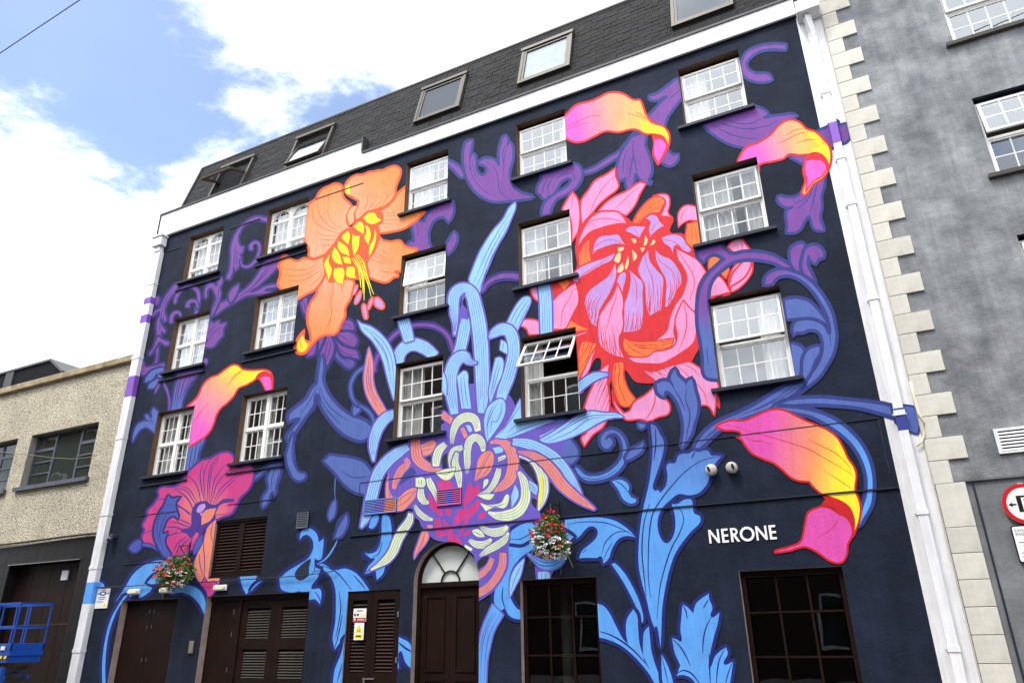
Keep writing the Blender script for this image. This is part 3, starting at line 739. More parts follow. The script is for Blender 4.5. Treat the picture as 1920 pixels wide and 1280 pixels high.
F 1040 60
P pur nb 4.2 | 890,610! 960,590 1060,520 1150,450! 1200,600! 1120,700 1050,800 1020,890! 900,850 870,810! 940,740 1010,660 1060,600 960,635 900,630
L nb 1 | 1180,540 1110,600 1060,640
P pur nb 4.2 | 730,990! 840,970 840,1060 870,1140 900,1230 900,1330 870,1400 920,1420! 860,1410 800,1370 760,1320 740,1400 700,1500! 680,1440 660,1360 620,1390 590,1330 600,1240 640,1130 690,1050
L nb 1.2 | 740,1020 735,1120 760,1250 780,1360
L nb 1.2 | 680,1100 650,1200 640,1330
L nb 1.2 | 740,1110 720,1250 690,1400
P pur nb 4.2 | 1065,1120! 1100,1160 1155,1155! 1140,1210 1080,1250 1000,1215!
F 1260 60
P pur nb 4.2 | 1065,130! 1060,165! 960,155 860,165 760,210 700,270 690,320 720,370 790,400 900,405 935,450! 860,465 780,460 700,425 660,360 660,290 700,210 780,160 900,130 980,125
L nb 1.3 | 730,270 800,210 900,185 1030,185
P pur nb 4.2 | 300,880! 400,840 770,710! 840,730 900,770! 850,810 960,800 1050,790 1100,780 1170,790! 1080,830 1000,860 900,980 800,1050 690,1080! 560,1050 430,980
L nb 1.3 | 430,840 560,890 720,910 900,880 1000,830
L nb 1.3 | 380,870 520,950 650,990 830,1010
L nb 1.3 | 500,820 620,860 740,860 850,810
P pur nb 4.2 | 1370,940! 1480,890 1500,840 1550,850 1560,890 1630,870! 1660,990! 1600,1040 1580,1000 1540,1030 1530,1075 1470,1070!
P pur nb 4 | 1100,1165! 1200,1165 1280,1170! 1245,1240!
F 1260 260
P pur nb 4.4 | 1335,330! 1400,310 1420,420 1390,540 1395,640 1380,740 1420,860! 1340,840 1290,720 1250,750 1180,860 1080,880! 1090,820 1080,690 1140,640 1080,640 1010,600 1000,550 1070,560 1160,555 1240,500 1300,420
L nb 1.3 | 1340,400 1280,560 1180,660
L nb 1.3 | 1370,400 1330,560 1290,720
L nb 1.2 | 1300,460 1250,560 1150,610
M calla_bloom
F 1040 60
P hpk>pea>ye2@200,870,560,800,960,860 red 3 | 90,800! 200,690 340,650 420,615 500,575 600,570 660,590 740,640 800,640 830,700 860,780 920,850 1020,890 1075,960 1070,1070 1010,1180 970,1250! 925,1150 935,1050 920,960! 850,960 770,920 700,920 600,945 480,935 370,985 270,1030 180,1035 90,990!
P red red 1 | 920,960! 980,960 1040,1000 1060,1060 1050,1080! 1000,1010 935,1000
P yel ye2 .4 | 800,830! 920,870 1020,900 1060,970 1060,1030! 1020,975 920,950 850,945
P hpk red 2 | 935,1005! 1000,1005 1050,1060 1020,1150 970,1240! 928,1140
L red .7 | 105,895 200,850 320,800 440,780
L red .7 | 110,925 200,880 330,850
L red .7 | 680,765 780,790 860,820 920,865
L red .7 | 760,750 830,785 870,820
M calla_trumpet
F 1260 60
P hpk>pea>ye2@800,1120,1080,980,1380,960 red 3 | 620,1200! 690,1090 830,1030 930,960 1000,880 1080,830 1150,830 1210,860 1260,910 1350,940 1430,1020 1480,1080 1495,1180 1470,1290 1420,1370 1330,1430 1230,1530 1250,1400 1230,1300 1245,1230 1270,1150! 1200,1160 1100,1150 1050,1190 960,1215 820,1250 810,1320 600,1320!
P yel ye2 .4 | 1230,930! 1330,950 1400,1020 1460,1090 1480,1180 1465,1250! 1430,1170 1370,1130 1300,1110 1380,1080 1330,1020
P red red 1 | 1270,1150! 1350,1130 1420,1160 1465,1230 1470,1270 1450,1300! 1400,1210 1330,1195 1270,1200
P hpk red 2 | 1250,1210! 1320,1195 1400,1205 1450,1260 1440,1310 1400,1360 1320,1410 1250,1510! 1265,1400 1240,1300
L red .8 | 975,1055 1080,1010 1180,960 1290,935
L red .8 | 1060,980 1140,930 1240,905
L red .8 | 1160,1050 1260,1015 1390,1010
L red .7 | 1400,1020 1430,1070
M pink_peony
F 1000 300
P red red 2 | 440,600! 560,500 860,540 960,600 1080,500 1240,510 1310,550 1280,680 1400,700 1500,810 1560,950 1620,1050! 1700,1300 1850,1230! 1700,1600 1560,1750 1420,1960 1240,2000 1480,2050 1720,2200 1750,2330! 1500,2080 980,2080 860,1960 760,1990 700,2260 820,2400! 700,2420 640,2000 620,1850 520,1960 430,2180 440,1900 350,1720 230,1680! 150,1640! 160,1060! 230,1060 400,1040 400,820
P pnk red 2.6 | 455,620! 440,480 450,380 520,280 580,195 680,140 772,75! 775,150 805,240 780,290 700,350 620,420 550,510 500,560
L red .7 | 770,150 690,220 610,330 560,430 530,520
P pnk red 2.6 | 600,490! 680,400 760,345 880,290 1000,210 1060,225! 1000,330 960,420 880,520 850,520 790,490 680,480
L red .7 | 1010,240 900,330 800,430 730,475
P pnk red 2.6 | 360,775! 350,560 270,460! 320,370 370,300! 420,370 440,480 440,580 420,680
L red .7 | 370,320 365,400 360,460
P pnk red 2.4 | 470,640! 540,540 620,490 700,480 800,490 850,540 880,600! 780,605 640,640 540,680 460,760 410,860! 430,740
L red .8 | 480,640 560,570 680,550 800,570 870,600
P or2 red 2.4 | 420,880! 520,750 530,850 550,950! 430,1010!
L red .6 | 480,760 470,830 450,910
L red .6 | 510,770 500,850 500,920
P lav red 1.4 | 550,890! 570,790 620,720 720,705 800,700 840,760 870,800! 790,790 700,810 620,840
L red .7 | 570,830 640,770 740,750 850,790
P lav red 1.4 | 855,665! 900,625 960,620 1055,625! 1020,690 1000,735! 930,700
L red .7 | 930,630 970,680 1000,730
P or2 red 2.6 | 930,600! 960,530 1030,430 1110,360 1200,340 1240,380 1210,450 1190,500! 1100,510 1030,560 1000,600!
L red .7 | 1210,380 1110,430 1000,570
L red .7 | 1200,420 1120,470 1050,520
L red .6 | 1150,370 1060,440 980,560
P pnk red 2.2 | 1120,340! 1210,320 1270,340 1280,430 1265,490 1300,545! 1190,525! 1230,440 1240,390 1200,350
P lav red 1.6 | 1050,550! 1110,510 1160,525 1185,570 1230,620! 1180,650 1130,690 1095,730! 1080,640 1095,580
L red .7 | 1180,575 1130,630 1100,710
P cre red 1 | 915,740! 960,740 970,770 945,790!
P cre red 1 | 1050,705! 1075,745 1060,800 1030,810!
P cre red 1 | 1125,745! 1150,765 1120,800 1090,805!
P cre red 1 | 925,835! 975,890 970,930 935,955!
P cre red 1 | 795,820! 855,820 830,860 790,860!
P cre red 1 | 770,900! 810,860 825,900 800,970 755,945!
P cre red 1 | 890,890! 900,960 870,1035 855,1000!
P cre red 1 | 840,960! 850,1030 790,1060 800,1000!
P cre red 1 | 1000,825! 1050,825 1020,870!
P lav red 1.4 | 770,870! 740,940 640,990 540,1050 430,1130 400,1210! 370,1090 420,1020 540,960 660,920
L red .7 | 740,900 620,980 500,1050 420,1110
L red .7 | 600,1010 500,1090 430,1170
L red .7 | 560,1040 480,1120 440,1190
P lav red 1.6 | 770,965! 785,1060 760,1160 720,1250 660,1350 620,1430 610,1530 590,1570! 540,1530 500,1420 480,1330 520,1230 620,1150 700,1090 740,1020
L red .8 | 600,1280 550,1380 560,1490
L red .8 | 640,1270 590,1370 580,1530
L red .8 | 550,1300 520,1390 545,1500
L red .7 | 750,1000 740,1080 720,1110
P lav red 1.6 | 800,1080! 860,1050 870,1120 850,1200 840,1260! 800,1180 775,1170
P lav red 1.6 | 895,1020! 960,1080 1030,1150 1030,1260 1040,1400 1030,1530 990,1600 840,1620! 850,1500 850,1360 880,1270 900,1200 910,1120
L red .8 | 900,1040 960,1140 970,1250 960,1370
L red .8 | 900,1420 890,1520 870,1600
L red .8 | 940,1430 930,1530 905,1610
L red .8 | 970,1420 970,1520 945,1610
L red .8 | 1000,1440 1005,1540 980,1600
P lav red 1.6 | 1080,840! 1100,950 1170,1040 1220,1100 1220,1220 1210,1340 1200,1410! 1140,1440 1090,1470! 1060,1400 1050,1280 1040,1170 1000,1090 980,1030 1020,910!
L red .8 | 1050,890 1070,1000 1110,1100 1130,1220 1120,1340
L red .8 | 1160,1160 1170,1300 1150,1420
L red .8 | 1190,1140 1200,1300 1180,1410
L red .8 | 1090,1200 1100,1340 1095,1450
P lav red 1.6 | 1140,830! 1200,890 1290,930 1350,1000 1390,1080 1395,1160 1360,1220 1310,1310 1260,1380 1230,1380! 1240,1260 1240,1130 1190,1030 1150,940
L red .8 | 1150,860 1190,950 1290,1030 1350,1130
L red .8 | 1300,1070 1330,1180 1270,1340
L red .8 | 1350,1060 1365,1180 1310,1290
L red .8 | 1280,1120 1290,1230 1250,1350
P lav red 1.6 | 1195,730! 1280,700 1380,710 1440,780 1490,850! 1460,870 1400,850 1340,800 1310,890! 1280,820 1230,790
L red .7 | 1200,745 1320,770 1420,840
P pnk red 1.8 | 1340,830! 1440,880 1540,940 1620,1050! 1560,1150 1530,1250 1520,1400 1500,1480! 1440,1390 1400,1330 1380,1420 1340,1500 1320,1600 1340,1700 1330,1740! 1260,1770 1130,1790 980,1760 940,1740! 1060,1720 1160,1680 1250,1600 1280,1480 1330,1360 1400,1260 1440,1100 1400,1000 1350,920
L red .9 | 1350,850 1420,950 1490,1060 1510,1160 1470,1320
P pnk red 2 | 1405,1310! 1470,1390 1520,1440 1530,1560 1520,1680 1470,1750 1400,1800 1320,1850 1200,1910 1080,1910 950,1900 880,1850! 960,1840 1070,1840 1130,1800 1240,1780 1320,1740 1350,1650 1330,1540 1340,1460
L red 1 | 1410,1320 1440,1500 1420,1640 1360,1800
P or2 red 1.8 | 850,1670! 950,1700 1100,1700 1320,1670! 1300,1740 1240,1780 1130,1800 1080,1840 960,1850 890,1830! 840,1750
L red .8 | 880,1680 960,1730 1100,1740
L red .8 | 860,1700 940,1780 1060,1830
L red .7 | 1290,1690 1200,1710 1140,1705
L red .7 | 1280,1720 1200,1740 1130,1730
P pnk red 2.2 | 790,1150! 840,1270 850,1350 840,1440 850,1530 830,1620 810,1660 820,1760 860,1860! 740,1830 640,1760 610,1680 605,1560 620,1460 680,1360 750,1260
L red .8 | 790,1180 780,1280 730,1420 700,1540 680,1600
L red .7 | 640,1600 650,1700 690,1790
L red .7 | 680,1640 690,1740 740,1830
L red .7 | 720,1640 740,1760 790,1850
L red .7 | 760,1640 780,1760 830,1850
P pnk red 2.4 | 400,1140! 420,1220 430,1330 390,1420 350,1500 310,1580 200,1590 0,1590! 150,1360 240,1260 320,1200
L red .8 | 390,1160 350,1280 280,1400 260,1560
P or2 red 1.6 | 230,1150! 340,1130 290,1230!
P pnk red 2.4 | -75,1050! 30,1020 160,1060! 150,1350! 20,1310 -40,1190
P pnk red 2.4 | -160,1560! -120,1510 -50,1490 60,1520 90,1640! -40,1640! -70,1580 -120,1560
P or2 red 1.8 | 350,1500! 440,1550 540,1590! 400,1610 300,1600!
P pnk red 1.6 | 400,1640! 520,1600 480,1630 400,1660!
P or2 red 2 | 420,1790! 460,1700 600,1720! 580,1820 500,1950 420,2080!
L red .7 | 560,1730 510,1850 440,1960
L red .7 | 520,1720 470,1820 430,1900
P pnk red 1.8 | 600,1730! 560,1860 520,1980 430,2080! 480,1960 540,1830
P pnk red 2.6 | 720,1900! 640,1960 560,2110 500,2250 460,2400 480,2420! 500,2550 450,2600 480,2690! 560,2580 660,2500 710,2380 720,2240 700,2060
L red .8 | 690,2000 620,2150 580,2270
L red .8 | 700,2080 640,2200 600,2300
L red .8 | 660,2010 600,2130
P or2 red 2.2 | 750,1900! 850,1900 850,2010 890,2140 960,2240! 900,2310 820,2300 770,2200 740,2050
L red .8 | 780,1920 760,2080 820,2300
L red .8 | 820,1920 800,2080 880,2300
P pnk red 2.6 | 740,2150! 780,2280 850,2370! 900,2350 940,2270 1050,2200 1130,2130 1145,2110! 1200,2200 1280,2290 1270,2380 1180,2410 1080,2450 1000,2430 880,2440 820,2390 760,2300
L red 1.2 | 1140,2130 1140,2260 1100,2370 1040,2440
P pnk red 2.4 | 980,1940! 1120,1980 1280,1930 1400,1900 1460,1890 1550,1940 1680,2020 1740,2120 1720,2240 1700,2400! 1640,2310 1560,2300! 1470,2150 1300,2020 1200,2090 1130,2060
L red .8 | 1340,1920 1480,2050 1600,2180 1640,2320
L red .8 | 1090,1960 1200,2000 1280,2040
L red .8 | 1400,1910 1500,1960 1560,2030
P pnk red 2 | 1360,640! 1360,500 1420,430 1500,430 1560,460! 1580,560 1460,570 1400,600
L red .7 | 1450,440 1400,500 1380,600
P or2 red 2.2 | 1440,600! 1580,560! 1590,820 1500,830! 1430,770
L red .6 | 1480,620 1490,740
L red .6 | 1520,620 1530,760
P or2 red 1.6 | 1640,960! 1680,900 1760,930! 1700,990 1640,1030!
P pnk red 2.4 | 1700,1080! 1760,1100 1830,1200 1850,1240! 1660,1290! 1660,1180
P or2 red 1.6 | 1740,1050! 1830,1000 1810,1120!
P pnk red 2.4 | 1850,1210! 1830,1120 1900,980 2000,950 2060,960! 2050,1060 1960,1180 1860,1240
L red .8 | 1950,970 1900,1080 1860,1200
H red 6 1.6 | 492,1400 540,1515 600,1570 45,-230
H red 8 1.6 | 845,1610 940,1615 1030,1540 12,-240
H red 8 1.6 | 1060,1410 1095,1465 1200,1410 20,-260
H red 7 1.6 | 1232,1385 1290,1340 1380,1190 30,-230
H red 8 1.8 | 640,1760 740,1830 860,1862 -35,-260
H red 4 1.6 | 950,1742 985,1755 1020,1765 220,-12
H red 6 1.6 | 1320,1672 1300,1740 1240,1780 -170,14
H red 5 1.6 | 400,1210 410,1160 430,1120 130,-95
H red 6 1.7 | 705,2010 712,2100 718,2220 -80,190
H red 6 1.8 | 990,1945 1120,1985 1280,1935 130,100
H red 6 1.7 | 460,1705 520,1712 600,1722 -50,160
H red 4 1.6 | 755,1903 800,1903 850,1903 0,200
H red 4 1.4 | 550,890 555,850 570,800 110,-45
H red 4 1.5 | 440,830 480,790 530,755 0,120
H red 5 1.5 | 930,600 970,600 1000,595 50,-90
F 1260 380
P pnk red 2.6 | 520,420! 560,360 640,330 700,400 750,460! 720,500 650,480 580,470!
L red .8 | 640,340 660,400 660,460
P pnk red 2.6 | 700,520! 745,560 700,680 620,750 530,800! 560,680 620,600
M blue_scroll_stem
F 1260 420
P pur>blu@290,800,330,1030 nb 5 | 240,270! 330,235 450,200! 500,260 570,295 680,275 800,275 930,300 1060,370 1180,450! 1080,420 960,360 820,330 680,325 580,345 480,410 400,480 350,560 330,660 330,780 360,900 390,1060 400,1220 430,1300 430,1450! 320,1420 300,1250 280,1100 255,960 250,820 260,680 290,570 350,480 430,400 510,330! 430,280 370,280 320,310 300,350! 260,310
L nb .8 | 340,1120 330,1200 345,1330
P pur nb 5 | 1150,210! 1200,190 1235,200 1215,270 1200,340 1220,430 1240,500! 1180,450 1130,380 1115,300 1120,240
P pur nb 5 | 1240,300! 1260,240 1310,210 1370,220 1415,270 1415,310! 1365,330 1345,370! 1300,330 1280,290 1265,320 1265,390 1300,470 1340,560! 1280,540 1240,470 1225,380
P pur>blu@950,480,1330,600 nb 5 | 870,570! 890,500 960,450 1060,440 1150,465 1230,500 1330,580 1420,700 1490,830 1520,960 1530,1080 1500,1220 1440,1330 1380,1420 1290,1500 1210,1560 1100,1650 1060,1700! 1040,1680! 1120,1600 1250,1480 1360,1350 1410,1250 1425,1120 1400,1030 1350,990 1280,985 1220,1010 1160,1010 1150,1040! 1140,980 1170,920 1240,885 1330,900 1420,960 1480,1040 1490,960 1460,850 1400,730 1330,630 1240,540 1150,490 1060,475 980,500 930,560!
P blu nb 5 | 1060,720! 1150,705 1260,725 1340,790 1400,860 1450,930! 1350,880 1250,870 1160,880 1080,885!
P blu nb 5 | 1120,1130! 1190,1150 1240,1200 1260,1260 1220,1350 1180,1500! 1130,1500!
P blu nb 5 | 1380,1150! 1380,1200 1330,1290 1290,1390 1210,1500! 1230,1390 1240,1260 1290,1180
L nb 1 | 1440,960 1480,1060 1490,1150
F 1300 660
P blu nb 5.6 | 860,330! 1040,290! 960,370 870,430 760,500 640,550 480,610 330,670 200,760 110,850 50,900! 20,890! 60,820 150,720 260,650 400,590 550,520 680,440
L nb 1.2 | 930,320 800,420 640,510 450,590
L nb 1.2 | 1000,310 880,400 720,480 560,560
L nb 1.2 | 400,610 250,700 100,830
L nb 1 | 300,660 150,770 60,870
P blu nb 5.6 | 750,520! 900,460 1080,440 1250,440 1450,460 1650,480 1780,500! 2020,560! 2080,650! 1900,600 1750,560 1550,510 1350,490 1150,480 950,490
P blu>sky@1100,600,1600,1100 nb 5.6 | 800,525! 950,530 1120,560 1280,620 1420,710 1540,830 1620,960 1670,1120 1680,1280 1660,1430 1590,1560 1560,1620! 1590,1470 1630,1330 1630,1160 1580,1000 1500,870 1400,770 1270,680 1120,600 950,560
P blu nb 3 | 1860,500! 2090,530 2130,600! 2100,760! 1990,720 1900,650!
M magenta_calla
F 1300 660
P mgp>pea2>yel@700,900,1120,950,1420,1000 dre 3 | 205,700! 280,660 360,640 480,640 580,600 680,555 780,535 870,550 950,590 1050,640 1160,685 1260,730 1350,800 1410,900 1450,990 1510,1080 1530,1160 1520,1290 1560,1400 1570,1500 1540,1620 1500,1730! 1400,1500 1270,1380 1200,1330 1130,1270 1085,1215! 1000,1210 920,1180 830,1100 750,1040 650,1000 550,950 490,880 450,820 400,795! 450,770 400,740 300,735
P yel yel 0 | 1340,860! 1400,930 1430,1010 1480,1120! 1410,1040 1350,960
P yel yel 0 | 1420,1130! 1480,1170 1510,1230 1500,1310 1540,1380 1560,1480 1540,1600 1490,1720! 1500,1560 1460,1440 1380,1370 1260,1330 1420,1310 1420,1220
P dre dre 1 | 1240,1380! 1220,1335 1300,1360 1400,1400 1470,1460 1510,1560 1510,1660 1480,1740! 1460,1580 1380,1510 1300,1450 1200,1430!
P mgp dre 3 | 1200,1445! 1280,1460 1360,1510 1440,1550 1490,1640 1490,1720 1450,1800 1440,1900 1390,1970 1290,1960 1200,1900 1100,1840 1030,1825 900,1860 765,1880! 770,1860 880,1830 1000,1780 1030,1700 1050,1600 1080,1500
L dre .9 | 1370,1520 1330,1620 1250,1690 1160,1740
L dre .8 | 280,680 400,700 520,745 700,790 900,850 1080,910 1240,1000 1400,1090 1500,1160
L dre .8 | 1080,820 1220,890 1350,960 1480,1090
L dre .8 | 500,800 560,830 660,840 740,870
L dre .7 | 1215,1105 1350,1190 1500,1290
M blue_acanthus_plume
F 1040 620
P blu nb 5 | 960,500! 1020,475 1080,490 1120,540 1090,440 1130,360! 1150,420 1220,490 1240,540! 1240,490 1285,455! 1310,560 1340,680 1330,780 1300,880 1280,960 1220,1060 1190,1100! 1210,980 1215,880 1190,760 1150,660 1090,580 1040,560 1020,620! 970,570
L nb 1.4 | 1110,530 1180,640 1220,740
L nb 1.4 | 1240,540 1230,650 1270,780 1250,920 1230,1020
P blu nb 4 | 785,870! 850,880 830,910 800,910
F 1080 780
P blu>sky@500,150,600,800 nb 5 | 235,240! 240,190 290,140 350,130 420,170 465,250 475,340 455,430 400,510 310,570 200,600 90,595 20,540! 0,480 90,550 200,560 290,530 370,470 430,390 445,300 430,230 390,170 340,160 290,185 280,230 310,200 345,240 330,280 290,305 250,280
L nb 1 | 60,575 180,590 290,560 380,500
P blu nb 4.5 | 480,370! 530,310 590,280 630,245! 620,320 560,370 470,410
P sky nb 4.5 | 340,610! 400,595 460,610 500,660 490,710! 520,760 565,780 555,810 500,815 440,770 400,690
L nb 1.3 | 370,605 430,640 490,710
P blu>sky@760,100,660,900 dn 5 | 700,75! 745,90 790,170 825,240 820,330 790,440 750,560 720,660 740,700 770,690 790,720! 840,660 860,560 850,470 880,440 930,440 960,370 1010,350 1060,350 1110,320 1150,335 1230,320 1270,370! 1370,370! 1310,440 1260,560 1220,650 1150,720 1060,740 960,730 880,790 810,860 770,960 770,1060 800,1150 850,1190 900,1150 930,1060 930,940 900,825! 960,820 1000,790 1080,780 1095,850 1110,910 1165,940 1160,1000 1080,1080 1000,1180 930,1290 880,1430 840,1600 810,1800 800,2060 795,2170! 770,2000 750,1960 740,1990! 700,1880 660,1700 620,1560 590,1400 590,1200 610,1000 640,830 680,660 710,460 720,280
L dn 1.6 | 745,120 750,260 730,420
L dn 1.5 | 1370,372 1200,410 1050,500 920,630 800,780 720,920 690,1100 680,1300 680,1500 700,1700
L dn 1.5 | 930,830 990,890 1010,980 970,1100 900,1230 840,1400 790,1600 760,1900
L dn 1.5 | 1120,330 1080,400
L dn 1.5 | 690,820 640,1000 620,1250 640,1500 660,1680
P sky dn 5 | -100,970! 100,950 250,950 380,985 480,1050 565,1135! 480,1120 400,1150 340,1240 310,1330 260,1380! 240,1310 200,1325 100,1325 30,1330! 60,1260 130,1200 190,1140 205,1070 160,1030 100,1050 40,1120 -40,1170 -120,1180!
L dn 1.2 | -80,1010 80,990 280,1000 440,1060 560,1130
L dn 1.2 | 500,1080 380,1090 280,1180 240,1300
L dn 1 | 345,1180 290,1270 260,1350
L dn .8 | 110,1240 60,1280
F 1080 1024
P sky dn 4.5 | 335,165! 365,155 450,240 530,370 590,500 630,640 630,710! 615,705 580,600 500,430 420,290
P sky dn 5 | 200,535! 260,555 320,630 370,730 440,860 490,915! 470,800 480,680 540,585! 575,650 585,780 600,920 640,1040 700,1160! 640,1060 630,900 640,800 685,745! 695,850 710,980 750,1120 820,1290! 760,1300 680,1180 560,1040 430,930 300,870 215,850!
L dn 2 | 225,795 330,830 450,900 560,990 650,1090
P sky dn 4.5 | 805,1010! 850,1090 890,1190 920,1300! 830,1300 805,1150
L dn 1 | 810,1040 840,1170 870,1300
P sky dn 5 | 1000,540! 1050,570 1100,625! 1130,530 1245,440! 1250,490 1280,570 1270,660 1345,620! 1330,720 1290,860 1260,1000 1245,1150 1270,1120 1310,1020 1405,940! 1425,1000 1390,1100 1475,1075! 1460,1180 1440,1310! 1140,1310! 1080,1230 1000,1200 945,1210! 980,1110! 930,1000 900,855! 950,870 990,890 980,780 990,660
L dn 1.4 | 1000,545 1030,600 1045,680
L dn 1.4 | 1245,495 1210,550 1195,580
L dn 1.6 | 1270,660 1220,760 1195,880 1190,1000
L dn 1.5 | 900,860 980,940 1040,1040 1075,1120
L dn 1.5 | 1400,945 1340,1080 1315,1290
L dn 1.5 | 1250,1000 1255,1150 1260,1300
L dn 1.3 | 1470,1080 1430,1180 1400,1300
L dn 1.8 | 945,1195 1000,1160 1080,1185 1160,1280
M blue_floor_leaf
F 560 1024
P sky dn 5 | 610,65! 680,60 760,0! 900,20! 830,180! 790,260 735,315! 725,230! 620,265! 660,190 720,130 690,100 640,110
L dn 1 | 760,10 690,80 630,85
L dn 1 | 720,190 660,230 620,262
P sky dn 5 | 180,180! 220,160 340,220 430,205 510,230 580,290 660,400! 660,440! 465,430! 465,700 430,830 340,965! 320,860 345,700 350,520 345,400 310,300 240,220
L dn 1.4 | 215,175 340,230 430,320 495,405
L dn 1.4 | 510,265 590,350 625,400
L dn 1.2 | 380,420 395,560 380,700 350,850
L dn 1.2 | 410,640 380,800 340,950
P sky dn 5 | 430,850! 420,1000 410,1300! 320,1290! 340,1150 400,1000
L dn 1.2 | 410,1100 360,1270
P sky dn 5 | 940,845! 1050,920 1060,1150! 1000,1080 950,980 940,1140! 930,1140!
L dn 2.4 | 940,900 1000,950 1060,985
P sky dn 5 | -180,300! -100,230 0,170 90,110 130,40 140,-20 120,-80 80,-110 40,-100 10,-60! 20,-130 70,-170 130,-160 175,-110 190,-40! 235,-75! 230,20 210,120 170,125! 150,110 165,200 205,210! 180,290 120,390 200,395 215,450 200,540! 150,490 100,500 20,420 -60,430 -160,400
P nvw dn 2 | 90,270! 60,290 20,310 -20,290 -20,240 40,170 110,120! 90,200
L dn 1.1 | 150,130 150,220 110,270
L dn 1.1 | 200,220 150,240
L dn 1.1 | 150,420 190,470 205,520
L sky 1.8 | 175,165 260,110 330,10 375,-85
P blu nb 3 | 370,-85! 365,-190 400,-260 460,-310! 455,-220 420,-130
M blue_ground_vine
F 230 840
P sky dn 5 | 30,1290! 100,1180 210,1090 330,1050 420,1060 480,1100! 430,1150 350,1200 300,1270 260,1340! 160,1400 150,1370! 80,1390 -60,1430!
P sky dn 4 | 230,1260! 300,1190 380,1170! 360,1230 290,1280!
P sky dn 4.5 | 480,1300! 600,1280 700,1310 760,1380 780,1470 770,1560! 720,1460 640,1380 550,1350 440,1370!
P sky dn 4.5 | 50,1370! -40,1500 -100,1640 -140,1800 -160,2000 -160,2200! -190,2200! -190,2000 -160,1780 -110,1600 -40,1470 10,1390!
P sky dn 4 | 1100,1200! 1260,1190! 1230,1290 1160,1370! 1120,1290!
P sky dn 4 | 1190,1350! 1250,1270 1310,1240! 1250,1290!
P sky dn 4 | -270,1190! -200,1150! -220,1230 -170,1290 -230,1320 -270,1400! -300,1300!
M periwinkle_leaf
F 500 640
P blu nb 5 | 480,400! 500,240 520,140! 530,250 520,360 560,470 620,560 700,640 790,700 920,750 980,800! 990,860! 900,920 800,900 700,840 600,730 520,600 470,480 430,600 360,700 290,800 250,870! 230,940 200,900 250,820 320,720 250,720 210,750! 220,680 300,610 380,540 430,450
L nb 1.2 | 470,430 400,560 320,680
L nb 1.2 | 490,430 510,540 580,660 700,780
L nb 1.2 | 500,420 540,540 620,640 760,740
P blu nb 4 | 250,860! 240,1000 260,1160 300,1230 350,1240 360,1270 310,1300 260,1280 210,1180 190,1080 220,960
L nb 1 | 230,980 235,1080 270,1190
F 230 840
P blu nb 4 | 1235,270! 1350,180 1400,150! 1480,150! 1470,250 1440,330 1430,440! 1410,400 1380,430 1360,500 1310,560! 1320,460 1370,380 1360,280 1380,200 1240,290!
L nb 1 | 1440,170 1400,280 1390,400
L nb 1 | 1470,180 1450,300 1420,420
F 560 840
P blu nb 3 | 345,480! 350,560 330,640 290,680! 280,620 310,530
L blu 1.4 | 345,490 340,400 345,250 330,120
F 500 640
P blu nb 3.4 | 840,560! 880,610 870,650 820,700! 810,640
B blu nb 3 3 0 | 850,600,2 800,520,3.5 790,400,3.5 840,300,3.5 920,240,3.5 1000,210,3
B blu nb 3 3 0 | 870,600,2 940,640,3.5 990,700,4 1010,780,3
M purple_ring_stem
F 640 540
B pur nav 3.6 0 0 | 310,780,6 320,700,6 370,590,6 440,500,6 540,410,6 660,355,6 780,345,6 900,370,6 1000,450,6 1050,580,6
M purple_arch_stem
F 800 380
B pur nav 3.6 0 0 | 520,830,5 580,750,7 680,700,9 780,690,10 880,700,10
L nav 1 | 560,780 660,725 780,710 860,720
M chrysanthemum
F 820 700
P blu nb 4 | 780,590! 950,500 1200,440 1250,620! 1310,700 1320,780 1260,850! 1000,700
L nb 1 | 810,585 900,580 1000,565
F 660 760
P vio vio 1 | 540,280! 850,180 950,60! 1000,-180 1460,-100 1560,140! 1900,180 2000,380! 1900,520 1560,480 1640,640 1720,740 1760,1000 1800,1100! 1500,1120 1480,1280 1420,1400 1370,1450 1250,1490 1160,1480! 1140,1390 980,1290 780,1250 650,1120 640,1080 590,1040! 560,960 380,1000 330,900 340,640 400,480 520,380
P blv vio 0 | 430,760! 450,640 560,580 600,640 520,700!
P nvw nvw 0 | 850,590! 850,480 910,440! 920,520 910,600!
P nvw nvw 0 | 670,500! 740,470 790,480! 740,530!
P nvw nvw 0 | 1570,530! 1680,560 1730,660 1735,720! 1640,640
P nvw nvw 0 | 1670,860! 1740,890 1730,970! 1690,930!
F 640 540
B lbl vio 2.4 0 4 | 525,730,20 560,600,20 660,530,22 780,560,22 880,640,18
B lbl vio 2.4 0 4 | 585,300,21 610,390,20 640,500,18
P lbl vio 3 | 158,300! 180,330 280,365 380,440 450,530 490,620 510,720! 530,900 500,1060! 480,1000 440,860 400,700 360,600 290,490 200,400
L vio .8 | 200,360 320,430 420,540 480,700 490,980
L vio .8 | 210,370 300,450 400,570 450,720 470,900
L vio .8 | 270,410 350,520 420,640 450,780
P pch vio 2.8 | 262,555! 280,620 300,720 300,860 330,980 390,1090 440,1180! 390,1240! 310,1130 240,1000 215,860 230,720
L vio .8 | 265,650 255,800 280,960 360,1160
L vio .8 | 275,690 275,830 300,980 390,1130
L vio .8 | 255,700 240,850 260,970 330,1120
F 800 380
P lbl vio 3 | 400,720! 430,640 500,470 570,350 640,250 720,160 780,50 835,0! 830,60 790,160 740,280 680,380 630,480 580,600 530,720 500,850! 470,830 420,780
L vio .8 | 790,90 680,260 570,460 490,640 440,760
L vio .8 | 770,160 660,360 580,520 520,680 460,800
L vio .8 | 760,230 660,420 590,560 530,720 490,830
B lbl vio 2.6 0 4 | 1100,760,22 1115,900,22 1120,1050,22 1125,1250,21
